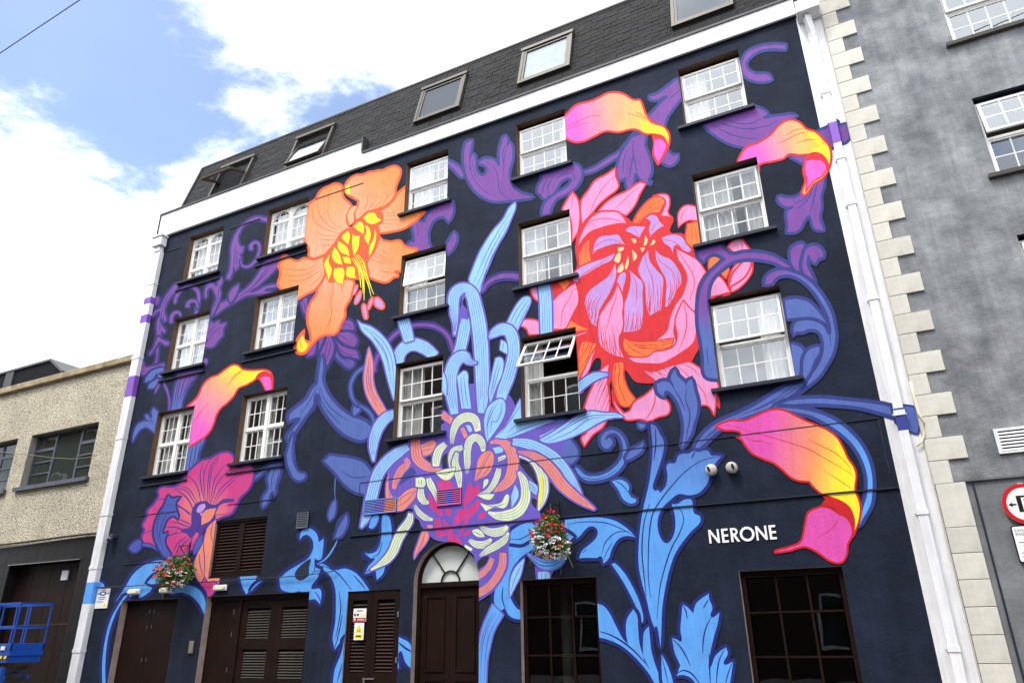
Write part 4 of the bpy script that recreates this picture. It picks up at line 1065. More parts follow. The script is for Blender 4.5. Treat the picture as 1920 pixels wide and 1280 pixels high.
P lbl vio 2.6 | 750,1140! 800,1040 860,940 920,885 970,890 975,940 930,1040 880,1140 830,1240! 770,1180
L vio .8 | 920,910 840,1020 780,1140
L vio .8 | 950,920 880,1030 810,1170
L vio .8 | 965,950 900,1070 840,1190
F 640 540
B lbl vio 2.6 0 4 | 1125,305,14 1160,320,20 1150,420,20 1120,560,19 1090,640,18
B lbl vio 2.8 0 5 | 1065,440,3 1070,340,8 1060,230,16 1055,110,20 1080,40,20 1150,10,21 1220,50,22 1260,180,24 1290,340,26 1310,520,26 1320,700,25 1325,880,24 1325,1060,20 1320,1170,14
P vio vio 0 | 1130,60! 1170,40 1140,150 1180,200 1190,300! 1130,290 1100,320! 1120,200 1130,130
B lbl vio 2.6 0 4 | 1390,470,4 1430,430,14 1500,390,20 1570,400,21 1610,480,21 1620,600,21 1600,720,21 1560,860,21 1520,960,20 1500,1040,18
P lbl vio 2.4 | 1500,490! 1550,520 1560,620! 1490,580!
L vio .8 | 1525,510 1515,580
P lbl vio 2.4 | 1450,660! 1490,650 1520,680 1510,800 1460,920 1400,1080! 1385,980 1410,840
L vio .8 | 1480,680 1440,820 1400,1020
L vio .8 | 1500,700 1460,840 1410,1010
B lbl vio 2.6 0 5 | 1270,705,3 1200,690,12 1150,640,20 1080,680,22 1035,780,22 1025,900,22 1040,1020,20 1065,1180,14
P lbl vio 2.2 | 1090,830! 1170,780 1190,900 1220,1130! 1130,1130! 1110,980
L vio .8 | 1120,830 1130,960 1150,1110
L vio .8 | 1150,810 1165,960 1190,1110
P lbl vio 2.2 | 955,780! 985,860 990,960 985,1020! 950,960!
P lbl vio 2.8 | 1340,1240! 1370,1130 1440,1060 1510,1040 1540,1090 1530,1190 1480,1290 1400,1400 1370,1440! 1350,1350
L vio 1 | 1480,1060 1420,1160 1370,1300 1380,1420
L vio 1 | 1510,1070 1500,1160 1450,1260 1420,1240 1400,1360
L vio .8 | 1440,1080 1390,1180 1365,1290
F 660 760
B lbl vio 2.6 0 4 | 400,80,14 330,110,18 260,190,19 215,300,18 200,400,14 205,520,3
B lbl vio 2.8 0 4 | 530,390,10 440,440,18 330,530,20 250,640,20 210,760,20 180,880,20 150,1000,17 120,1080,12 90,1140,4
B pch vio 2.4 0 3 | 845,80,12 940,150,12
B pch vio 2.2 0 3 | 600,290,16 600,400,18 620,500,19 700,570,16 770,590,12 840,600,3
P pch vio 2 | 650,370! 780,335 750,440 670,475!
L vio .8 | 660,390 765,360
L vio .8 | 660,430 755,400
B pch vio 2.2 0 3 | 500,500,8 530,540,10 470,600,14 420,690,12 395,780,7
P pch vio 2.4 | 350,630! 345,740 380,850 440,860 510,800 590,770 620,790! 590,870 540,930 480,980 420,985 350,960 325,870 325,740
L vio .9 | 610,795 500,840 420,900 360,890
L vio .9 | 600,800 520,890 430,950
L vio .8 | 340,760 370,880 420,920
B min vio 2.2 0 4 | 940,360,5 950,260,11 990,160,15 1070,110,17 1150,130,16 1185,240,11
B pch vio 1.6 0 2 | 1035,210,7 1075,300,8
P lbl vio 1.6 | 1070,185! 1110,190 1130,240! 1100,250!
B min vio 2 0 4 | 1080,640,4 1085,540,12 1085,420,13 1110,330,14 1170,300,14 1220,350,13 1235,430,7
B min vio 2 0 3 | 880,360,10 820,420,15 795,500,15 790,570,12
B min vio 2 0 3 | 1040,390,8 960,430,14 940,500,14 940,590,9
B min vio 2 0 3 | 990,440,6 970,540,13 1000,640,14 1015,770,6
P min vio 1.6 | 785,630! 870,600 970,580! 960,640 920,690 860,695
L vio .8 | 820,640 900,640 950,600
P pch vio 2 | 1150,710! 1170,590 1200,480 1280,425 1325,450 1325,540 1280,640
L vio 1 | 1300,440 1230,580 1160,700
L vio .8 | 1270,450 1210,580 1170,660
L vio .8 | 1320,500 1260,620 1180,700
B pch vio 2.4 0 3 | 1300,350,4 1390,335,12 1470,390,18 1510,480,20 1510,580,20 1480,690,20 1410,760,15 1330,805,4
P lbl vio 1 | 1320,400! 1400,390 1420,430 1350,450!
P min vio 1 | 1370,490! 1440,465 1445,490 1375,525!
L vio .9 | 1370,510 1440,480
P min vio 1.4 | 600,680! 680,680 680,760 600,760!
L vio .8 | 630,690 630,750
L vio .8 | 655,690 655,750
B min vio 2 0 3 | 650,780,10 650,850,14 680,900,12 730,910,4
B min vio 2 0 2 | 720,680,8 740,740,13 780,820,10 810,920,4
B min vio 2 0 3 | 590,930,4 630,1000,10 690,1050,11 760,1070,4
B min vio 2 0 3 | 1380,590,8 1370,640,11 1340,720,11 1280,800,9 1190,840,4
P min vio 1.4 | 1240,700! 1280,690 1270,740 1230,780!
P min vio 1.6 | 1180,840! 1240,830 1340,830! 1300,880 1230,870
P min vio 1.8 | 1200,910! 1280,930 1400,910 1460,830 1470,900 1430,960 1340,950 1260,990!
L vio .9 | 1230,920 1330,945 1440,920
B min vio 2.4 0 3 | 1565,620,6 1610,700,14 1630,800,17 1620,900,18 1560,990,20 1460,1030,20 1360,1030,14 1280,1000,4
B lbl vio 2.4 0 3 | 1540,350,14 1660,360,18 1780,410,20 1880,480,20 1960,570,20
B pch vio 2.2 0 3 | 1560,425,4 1660,440,12 1770,500,16 1850,590,16 1900,680,16 1960,740,14
B min vio 2.2 0 3 | 1570,470,5 1660,490,11 1740,560,16 1790,680,18 1800,800,17 1780,900,12 1750,980,3
P yel vio 0 | 1755,640! 1785,680 1790,780 1770,900 1745,960! 1750,850 1765,740
P lbl vio 1.4 | 1660,700! 1740,760 1730,840! 1670,790!
L vio .8 | 1665,730 1735,790
L vio .8 | 1668,760 1733,815
P lbl vio 1.6 | 1530,740! 1560,800 1560,860 1500,960! 1495,850!
P mag vio 0 | 800,710! 930,715 930,790 820,795!
P mag vio 0 | 1050,900! 1070,800 1110,710! 1130,760 1210,730! 1190,830 1130,880 1060,960!
P mag vio 0 | 730,820! 790,920 860,1010 840,1040! 760,980 720,900
P mag vio 0 | 870,970! 930,970 920,1040! 880,1020!
P mag vio 0 | 960,1080! 980,1000 1100,950! 1060,1050 1000,1110 940,1150! 
P mag vio 0 | 1090,990! 1170,890 1220,890! 1180,980 1110,1050 1050,1160 1000,1210! 1040,1130!
P mag vio 0 | 780,1060! 820,1050 840,1180 780,1160!
P mag vio 0 | 860,1060! 930,1140 960,1170! 900,1180 870,1160!
P mag vio 0 | 1180,1070! 1210,1000 1260,1000 1230,1060!
P mag vio 0 | 1010,1210! 1120,1160 1090,1210 1000,1220!
P mag vio 0 | 790,1170! 900,1200 840,1230! 800,1240!
P mag vio 0 | 910,1170! 990,1230 950,1280 900,1290!
P mag vio 0 | 940,1240! 1020,1260 1040,1340! 950,1320!
P pch vio 1 | 705,1120! 755,1120 755,1150 715,1150!
P vio vio 0 | 970,950! 990,1010 960,1060 930,1180! 940,1060!
B min vio 2.4 0 3 | 555,1010,8 540,1080,14 480,1170,17 430,1260,17 390,1360,17 330,1440,15 260,1490,9 180,1540,3
P pch vio 2.6 | 660,1180! 710,1180 720,1240 680,1310 620,1380 585,1440! 590,1380 620,1290
L vio .9 | 690,1190 660,1290 600,1400
B min vio 1.8 0 4 | 1200,1120,4 1260,1170,12 1340,1190,16 1420,1170,15 1460,1130,6
P min vio 1.8 | 1130,1170! 1180,1155 1220,1180 1250,1230! 1180,1230 1140,1200
L vio .8 | 1140,1180 1220,1215
B min vio 1.8 0 3 | 1100,1260,6 1170,1300,13 1250,1300,14 1310,1250,5
B min vio 1.8 0 3 | 1200,1410,4 1270,1360,12 1360,1310,14 1430,1260,13 1470,1190,4
P min vio 1 | 1060,1300! 1130,1340 1120,1360 1060,1330!
F 800 940
P vio vio 0 | 480,560! 560,500 620,470 770,420! 770,600 720,720 640,830 560,890 480,940!
P nvw nvw 0 | 480,560! 530,520 590,505! 560,580 480,640!
B pch vio 1 0 2 | 620,530,8 590,600,10 540,660,11 470,710,11
B pch vio 1 0 3 | 720,480,12 710,600,14 650,720,14 570,810,14 480,860,15
F 660 760
P lbl vio 2 | 1760,290! 1860,240 1960,190! 2050,180! 2000,330 1800,340!
F 820 700
P lbl vio 2.8 | 540,600! 650,480 780,240! 790,440! 1100,440! 900,520 720,590 640,610!
L vio 1 | 780,300 680,450 580,580
L vio 1 | 1050,450 840,510 650,600
L vio .8 | 770,460 650,560
P lbl vio 3 | 960,620! 1100,540 1250,440 1360,380 1450,355 1560,370 1680,375 1750,410! 1620,420 1520,460 1380,540 1250,600 1080,650 1000,645
L vio 1 | 1700,395 1560,390 1400,410 1200,520 1000,630
L vio 1 | 1580,410 1430,430 1250,550 1050,640
L vio 1 | 1440,370 1320,420 1120,560
B lbl vio 2.8 0 3 | 710,640,12 850,660,18 980,720,22 1100,800,22 1190,900,20 1270,1010,15 1350,1130,3
B pch vio 2.8 0 3 | 760,735,4 880,760,12 1000,830,17 1090,930,20 1170,1040,20 1280,1140,17 1380,1210,12 1475,1270,3
B lbl vio 2.6 0 3 | 1600,10,4 1480,30,14 1380,90,15 1290,170,14
M blue_vine_leaf
F 640 860
P blu nb 4.4 | -100,-30! 100,0 210,40 280,120! 240,240 230,330! 120,300 20,220 -60,120 -160,20!
L nb 1.2 | 0,110 100,170 180,175 260,160
P sky dn 4.5 | 390,520! 440,530 470,620 470,760 430,860 470,880! 400,960 350,980 320,1020 415,1000! 390,1080 335,1130! 325,1050! 220,1080! 260,1000 320,930 280,930 220,880! 300,880 360,800 380,700 380,600
L dn 1 | 380,770 330,860 240,890
L dn 1 | 390,780 350,890 290,920
L dn 1 | 310,1000 260,1040 225,1080
P sky dn 4 | 290,530! 350,530 330,620 290,655 260,640!
P blu nb 4 | 50,520! 60,580 40,660 0,720 -60,740! -20,640
M bluebell_leaf
F 800 940
P sky dn 5 | 800,270! 900,210 1000,200 1180,240! 1300,280 1380,330! 1330,370 1150,380 1000,380 880,430 770,420 770,400! 780,330
L dn 1.2 | 790,355 880,350 1000,290 1080,270
P sky dn 5 | 770,420! 900,430 1010,380 1080,400! 960,470 880,530 800,640 770,780 790,900 850,1000 900,1020! 900,1100! 830,1095 770,1060 730,1000 690,1025 640,960 640,850 680,740 740,640 770,540
L dn 1.4 | 720,800 710,900 740,1010
P lbl vio 2.4 | 920,530! 880,700 830,800 780,900! 790,720 840,610
L vio .8 | 890,590 830,720 790,850
P sky vio 2.8 | 940,480! 1020,520 1150,560 1300,480! 1290,560 1230,620 1160,640 1070,620 1000,550
L dn 1 | 980,500 1070,560 1170,570 1270,520
L dn 1 | 970,510 1060,590 1160,600 1260,560
P vio vio 0 | 1015,600! 1080,640 1200,640! 1170,700 1180,760! 1030,760!
P lbl vio 0 | 1045,660! 1150,665 1150,760! 1050,760!
L vio .8 | 1080,665 1080,750
L vio .8 | 1115,665 1115,750
F 800 1100
P sky vio 3 | 620,160! 720,260! 640,400 600,540 570,700 560,900! 490,900! 480,640! 520,400
L vio 1 | 650,240 560,420 520,600 510,880
L vio 1 | 690,260 600,420 560,600 540,880
L vio 1 | 620,250 540,420 500,600
'''
# ------------------------------------------------------------------ ground floor joinery
YD = 12.16
def slats(parent, x0, x1, z0, z1, y, pitch, mt, ang=0.65, depth=0.05, th=0.008, name='slat'):
    n = int((z1-z0)/pitch); w = x1-x0
    me = boxmesh(name, w, depth, th, mt, origin=(0, -depth/2, -th/2))
    for i in range(n): inst(name, me, parent, (x0, y, z0 + pitch*(i+0.5)), (ang, 0, 0))
def louvre_leaf(parent, x0, x1, z0, z1, y, panels, name, st=0.11, pitch=0.055, sm=None):
    q = MB(); q.box(x0, x0+st, y-0.03, y+0.03, z0, z1); q.box(x1-st, x1, y-0.03, y+0.03, z0, z1)
    edges = [z0] + [v for p in panels for v in p] + [z1]
    for i in range(0, len(edges), 2): q.box(x0+st, x1-st, y-0.0295, y+0.0295, edges[i], edges[i+1])
    q.box(x0+st, x1-st, y+0.04, y+0.05, z0, z1, 1)
    o = q.build(name, [WOOD, DARK], parent)
    for a, b in panels: slats(o, x0+st, x1-st, a, b, y, pitch, sm or WOOD2)
    return o
x0, x1, z0, z1 = LOW['louvre']; xm = (x0+x1)/2
MB().box(x0, x1, 12.02, 12.13, z1-0.05, z1-0.002).build('louvre_head', WOOD, B); MB().box(x0, x1, 12.02, 12.13, z0+0.002, z0+0.05).build('louvre_sill', WOOD, B)
louvre_leaf(B, x0+0.004, xm-0.002, z0+0.052, z1-0.052, 12.08, [(z0+0.12, z1-0.11)], 'louvre_shutter', 0.07, 0.068)
louvre_leaf(B, xm+0.002, x1-0.004, z0+0.052, z1-0.052, 12.08, [(z0+0.12, z1-0.11)], 'louvre_shutter', 0.07, 0.068)
x0, x1, z0, z1 = LOW['door1']; xm = (x0+x1)/2 - 0.05
for a, b in ((x0+0.004, xm-0.003), (xm+0.003, x1-0.004)):
    o = MB().box(a, b, YD, YD+0.06, z0, z1-0.05).build('door', WOOD, B, bevel=0.006)
    for z in (2.24, 1.9, 1.2): MB().box((xm-0.085 if a < xm-0.5 else xm+0.06), (xm-0.073 if a < xm-0.5 else xm+0.072), YD-0.008, YD-0.0005, z-0.04, z+0.04).build('hinge', METAL, o)
MB().box(x0, x1, YD-0.03, YD+0.08, z1-0.049, z1-0.001).build('door_head', WOOD, B)
x0, x1, z0, z1 = LOW['door2']
o = MB().box(x0+0.004, -12.80, YD, YD+0.06, z0, z1-0.10).build('door', WOOD, B, bevel=0.006)
for z in (2.15, 1.7, 1.0, 0.7): MB().box(-12.93, -12.918, YD-0.008, YD-0.0005, z-0.05, z+0.05).build('hinge', METAL, o)
MB().box(-12.795, -12.70, YD-0.03, YD+0.08, z0, z1-0.10).build('door_post', WOOD, B)
MB().box(x0, x1, YD-0.03, YD+0.08, z1-0.099, z1-0.001).build('door_head', DARK, B)
pn = [(0.25, 0.62), (0.84, 1.40), (1.60, 2.22)]
louvre_leaf(B, -12.695, -11.70, z0, z1-0.102, YD+0.03, pn, 'louvred_door', 0.16, 0.052, mat('grey_brown_slat', rgb(66, 60, 55), 0.55, 0.25, 3.0))
louvre_leaf(B, -11.695, x1-0.004, z0, z1-0.102, YD+0.03, pn, 'louvred_door', 0.16, 0.052, mat('grey_brown_slat', rgb(66, 60, 55), 0.55, 0.25, 3.0))
x0, x1, z0, z1 = LOW['shutter']; xm = (x0+x1)/2 - 0.03
sh = louvre_leaf(B, x0+0.006, xm-0.003, z0, z1-0.003, 12.05, [(0.3, 0.72), (0.98, 2.28)], 'louvred_door', 0.12, 0.062)
sh2 = louvre_leaf(B, xm+0.003, x1-0.006, z0, z1-0.003, 12.05, [(0.3, 0.72), (0.98, 2.28)], 'louvred_door', 0.12, 0.062)
MB().box(xm-0.12, xm+0.14, 12.0, 12.019, 0.865, 0.89).box(xm-0.1, xm-0.07, 11.99, 12.019, 0.76, 0.88).build('bolt', METAL, sh)
for z in (2.0, 1.2): MB().box(x1-0.05, x1-0.02, 11.995, 12.019, z-0.05, z+0.05).build('hinge', METAL, sh2)
# arched doorway
cx = (AX0+AX1)/2; rr = (AX1-AX0)/2
q = MB(); q.box(AX0+0.004, AX0+0.07, YD-0.03, YD+0.09, 0.13, AZ); q.box(AX1-0.07, AX1-0.004, YD-0.03, YD+0.09, 0.13, AZ); q.box(AX0+0.07, AX1-0.07, YD-0.04, YD+0.09, AZ-0.09, AZ-0.002)
for k in range(24):
    a0, a1 = math.pi*k/24, math.pi*(k+1)/24
    q.prism([(cx+r_*math.cos(a), AZ+r_*math.sin(a)) for r_, a in ((rr-0.004, a0), (rr-0.004, a1), (rr-0.06, a1), (rr-0.06, a0))], YD-0.03, YD+0.09)
df = q.build('door_frame', WOOD, B)
MB().prism([(cx+(rr-0.061)*math.cos(math.pi*k/24), AZ+(rr-0.061)*math.sin(math.pi*k/24)) for k in range(25)], YD+0.03, YD+0.04).build('pane', FROST, df)
q = MB(); R1 = 0.20
for k in range(14):
    a0, a1 = math.pi*k/14, math.pi*(k+1)/14
    q.prism([(cx+r_*math.cos(a), AZ+r_*math.sin(a)) for r_, a in ((R1+0.009, a0), (R1+0.009, a1), (R1-0.009, a1), (R1-0.009, a0))], YD-0.01, YD+0.029)
for a in (math.radians(52), math.radians(128)):
    d = Vector((math.cos(a), math.sin(a))); nrm = Vector((-d.y, d.x))*0.008
    p, s = Vector((cx, AZ)) + d*R1, Vector((cx, AZ)) + d*(rr-0.06)
    q.prism([tuple(p-nrm), tuple(s-nrm), tuple(s+nrm), tuple(p+nrm)], YD-0.008, YD+0.029)
q.build('fanlight_bar', BLACKM, df)
for a, b in ((AX0+0.072, cx-0.003), (cx+0.003, AX1-0.072)):
    q = MB(); q.box(a, b, YD+0.02, YD+0.06, 0.13, AZ-0.092)
    for z0, z1 in ((0.3, 0.88), (1.0, AZ-0.24)):
        # raised bead round each panel
        for (u0, u1, w0, w1) in ((a+0.11, b-0.11, z1-0.03, z1), (a+0.11, b-0.11, z0, z0+0.03), (a+0.11, a+0.14, z0+0.03, z1-0.03), (b-0.14, b-0.11, z0+0.03, z1-0.03)):
            q.box(u0, u1, YD-0.002, YD+0.0195, w0, w1)
    q.build('door', WOOD, B)
# big brown windows
for k in ('D0', 'E0'):
    x0, x1, z0, z1 = LOW[k]
    q = MB(); f = 0.07; y = 12.15
    q.box(x0+0.003, x0+f, y-0.04, y+0.05, z0, z1-0.002); q.box(x1-f, x1-0.003, y-0.04, y+0.05, z0, z1-0.002); q.box(x0+f, x1-f, y-0.04, y+0.05, z0, z0+f); q.box(x0+f, x1-f, y-0.04, y+0.05, z1-f-0.03, z1-0.002)
    iw = x1-x0-2*f
    rows = [z0+f, 0.86, 1.245, 1.865, z1-f-0.03] if k == 'E0' else [z0+f, 0.72, 1.27, 1.88, z1-f-0.03]
    for i in (1, 2): q.box(x0+f+iw*i/3-0.016, x0+f+iw*i/3+0.016, y-0.03, y+0.03, z0+f, z1-f-0.03)
    for z in rows[1:-1]: q.box(x0+f, x1-f, y-0.036, y+0.0295, z-0.014, z+0.014)
    o = q.build('window', WOOD, B)
    for i in range(3):
        for j in range(4):
            inst('pane', pane_mesh(iw/3-0.044, rows[j+1]-rows[j]-0.04, GLASSD), o, (x0+f+iw*i/3+0.022, y+0.002, rows[j]+0.02), (random.gauss(0, 0.002), 0, random.gauss(0, 0.002)))
    MB().box(x0-0.1, x1+0.1, 11.92, 12.1, z0-0.07, z0-0.001).build('window_sill', NAVYT, B)
MB().tube([(-5.3, 12.75, 0.02), (-5.3, 12.75, 2.7)], 0.11, 14).build('column', mat('cream_column', rgb(190, 185, 170), 0.6), B, smooth=True)
# ------------------------------------------------------------------ mouldings, and dark strips painted for the recessed panel's shadow lines
def bead(x0, x1, z0, z1, d=0.022): return MB().box(x0, x1, 12.0-d, 11.9997, z0, z1).build('moulding_and_shade_strip', NAVYT, B)
bead(-9.74, 0.40, 3.522, 3.542, 0.032); bead(-9.57, 0.33, 4.60, 4.613, 0.018); bead(-9.58, -9.565, 3.73, 4.59, 0.012); bead(0.315, 0.33, 3.75, 4.59, 0.012)  # first is the ledge; the rest are edge shade of the recessed panel as dark strips
a, b = px(592, 374), px(682, 342); bead(a[0], b[0], a[1]-0.01, a[1]+0.01, 0.018)
a, b = px(432, 429), px(488, 410); bead(a[0], b[0], a[1]-0.01, a[1]+0.01, 0.018)
a, b = px(312, 473), px(340, 462); bead(a[0], b[0], a[1]-0.01, a[1]+0.01, 0.018)
a, b = px(257, 967), px(333, 957); bead(a[0], b[0], a[1]-0.008, a[1]+0.008, 0.016)
a, b = px(427, 946), px(518, 935); bead(a[0], b[0], a[1]-0.008, a[1]+0.008, 0.016)
a, b = px(232, 1058), px(310, 1052); bead(a[0], b[0], a[1]-0.008, a[1]+0.008, 0.016)
# ------------------------------------------------------------------ vents in the mural
def vent(x0, x1, z0, z1, cols, n, y=12.0):
    q = MB(); f = 0.022
    q.box(x0, x1, y-0.03, y-0.027, z0, z1, 1); q.box(x0, x0+f, y-0.045, y-0.0275, z0, z1); q.box(x1-f, x1, y-0.045, y-0.0275, z0, z1); q.box(x0+f, x1-f, y-0.045, y-0.0275, z0, z0+f); q.box(x0+f, x1-f, y-0.045, y-0.0275, z1-f, z1)
    q.box(x0, x1, y-0.0265, y, z0, z1, 1)
    o = q.build('vent_grille', [cols[0], DARK], B)
    p = (z1-z0-2*f)/n
    for i in range(n):
        w = (x1-x0-2*f)/len(cols)
        for j, cm in enumerate(cols):
            me = boxmesh('slat', w, 0.004, p*0.40, cm)
            inst('slat', me, o, (x0+f+w*j, y-0.046, z0+f+p*i), (-0.35, 0, 0))
VB = mat('mural_blue_paint', rgb(90, 126, 205), 0.6); VM = mat('mural_magenta_paint', rgb(190, 66, 140), 0.6); VV = mat('mural_violet_paint', rgb(110, 95, 200), 0.6); VP = mat('mural_peach_paint', rgb(214, 124, 100), 0.6); VPU = mat('mural_purple_paint', rgb(122, 78, 178), 0.6); VNB = mat('mural_royal_blue_paint', rgb(38, 50, 128), 0.6); VSK = mat('mural_sky_blue_paint', rgb(80, 150, 230), 0.6)
vent(-9.42, -8.60, 3.925, 4.225, [VB, VV, VP], 8); vent(-7.64, -7.08, 3.95, 4.27, [VM, VV, VM], 7); vent(-11.2, -10.88, 3.78, 4.12, [mat('grey_vent', rgb(80, 84, 96), 0.6)], 8)
# ------------------------------------------------------------------ rainwater goods
def pipe_seg(name, x0, x1, y0, y1, segs, mats, joints, bracket_w, ear=0.03):
    q = MB()
    for (a, b, mi) in segs: q.box(x0, x1, y0, y1, a, b, mi)
    o = q.build(name, mats, B)
    for z in joints:
        MB().box(x0-0.012, x1+0.012, y0-0.012, y1-0.002, z-0.04, z+0.04).box(x0-ear, x0-0.0121, y1-0.02, y1-0.002, z-0.012, z+0.012).box(x1+0.0121, x1+ear, y1-0.02, y1-0.002, z-0.012, z+0.012).build('pipe_bracket', mats[0], o)
    return o
zs = [0.13, 2.45, 2.95, 7.75, 8.35, 9.95, 10.2, 10.55, 10.75, 12.25]
segs = [(zs[i], zs[i+1], [0, 2, 0, 1, 0, 1, 0, 1, 0][i]) for i in range(9)]
pl = pipe_seg('downpipe', -17.75, -17.462, 11.865, 11.997, segs, [PIPEW, VPU, VSK], [1.4, 3.3, 4.6, 6.6, 8.9, 11.2], 0.3)
MB().box(-17.80, -17.40, 11.78, 11.99, 12.42, 12.72).build('rainwater_hopper', PIPEW, B, bevel=0.015); MB().box(-17.72, -17.48, 11.84, 11.992, 12.251, 12.419).build('hopper_outlet', PIPEW, B, bevel=0.01)
MB().box(-17.84, -17.36, 11.75, 11.995, 12.721, 12.77).build('hopper_rim', PIPEW, B)
b0, b1, b2, b3 = (px(*v, 11.88)[1] for v in ((1695, 806), (1688, 764), (1568, 268), (1560, 229)))
q = [(0.13, b0, 0), (b0, b1, 1), (b1, b2, 0), (b2, b3, 2), (b3, 12.05, 0)]
pr_ = pipe_seg('downpipe', 0.555, 0.685, 11.88, 11.997, q, [PIPEW, VNB, VPU], [1.35, 3.15, 4.62, 6.55, 8.35, 9.3, 10.75], 0.13)
q = MB(); q.tube([(0.62, 11.94, 12.05), (0.62, 11.90, 12.2), (0.60, 11.84, 12.4), (0.59, 11.82, 12.55)], 0.075, 4); q.build('pipe_offset', PIPEW, pr_)
MB().box(0.425, 0.84, 11.66, 11.998, 12.56, 12.86).build('rainwater_hopper', PIPEW, B, bevel=0.015)
MB().box(0.425, 1.6, 11.64, 11.72, 12.87, 12.97).build('gutter', LEADT, B)
MB().tube([(px(u_, v_, 11.955)[0], 11.955, px(u_, v_, 11.955)[1]) for u_, v_ in ((1707, 716), (1714, 745), (1722, 775), (1732, 790), (1734, 812), (1729, 828), (1719, 836))], [0.02, 0.02, 0.02, 0.014, 0.014, 0.014, 0.012], 8).build('cable_conduit', mat('cream_conduit', rgb(222, 214, 190), 0.5), B, smooth=True)
# ------------------------------------------------------------------ mural
PAL = {k: np.array([lin(v[0]), lin(v[1]), lin(v[2])]) for k, v in dict(
    org=(255, 152, 80), pea=(255, 178, 140), dor=(252, 98, 50), yel=(255, 236, 48), ye2=(255, 212, 60), lav=(204, 158, 232), pur=(138, 80, 178), pbl=(98, 88, 178),
    nav=(48, 46, 142), nvf=(44, 42, 128), nvw=(32, 39, 58), blu=(96, 122, 206), nb=(52, 68, 156), hpk=(252, 104, 212), red=(228, 42, 52), mag=(216, 62, 142), pch=(250, 148, 124), pvi=(82, 48, 152), pvf=(80, 48, 150),
    bl2=(76, 92, 186), pnk=(243, 156, 210), or2=(255, 128, 64), cre=(252, 214, 164), mgp=(226, 82, 178), pea2=(252, 150, 104), dre=(214, 24, 32), sky=(94, 166, 245), dn=(22, 34, 122),
    vio=(112, 92, 202), blv=(64, 72, 158), lbl=(150, 206, 255), min=(224, 240, 192)).items()}
for k_ in ('nav', 'nb', 'dn'): PAL[k_ + '~'] = PAL[k_]*0.45 + PAL['nvw']*0.55      # overspray edge
UNDERLINE = {'nav', 'nb', 'dn', 'pvi', 'vio', 'nvf', 'nvw', 'pvf'}
def spline(P, corner, closed):
    P = np.asarray(P, float); n = len(P); out_ = []
    for i in range(n if closed else n-1):
        a, b = P[i], P[(i+1) % n]; L = np.hypot(*(b-a))
        if L < 1e-6: continue
        def tang(j, d):
            if corner[j] or (not closed and j in (0, n-1)): return d
            t = P[(j+1) % n] - P[(j-1) % n]; l = np.hypot(*t)
            return t/l*L if l > 1e-6 else d
        m0, m1 = tang(i, b-a), tang((i+1) % n, b-a)
        k = int(min(10, max(2, L/4.0)))
        for s in range(k):
            u = s/k; u2, u3 = u*u, u*u*u
            out_.append((2*u3-3*u2+1)*a + (u3-2*u2+u)*m0 + (-2*u3+3*u2)*b + (u3-u2)*m1)
    if not closed: out_.append(P[-1])
    return np.array(out_)
def normals(Q, closed):
    if closed: d = np.roll(Q, -1, 0) - np.roll(Q, 1, 0)
    else: d = np.gradient(Q, axis=0)
    l = np.hypot(d[:,0], d[:,1]); l[l < 1e-9] = 1
    return np.stack([-d[:,1]/l, d[:,0]/l], 1)
def ribbon(Q, w, closed=False):
    n = normals(Q, closed); w = np.asarray(w)[:,None] if np.ndim(w) else w
    A, Bq = Q + n*w/2, Q - n*w/2; k = len(Q); qs = []
    for i in range(k if closed else k-1):
        j = (i+1) % k; qs.append(np.array([A[i], A[j], Bq[j], Bq[i]]))
    return ('quads', qs, [A, Bq], closed)
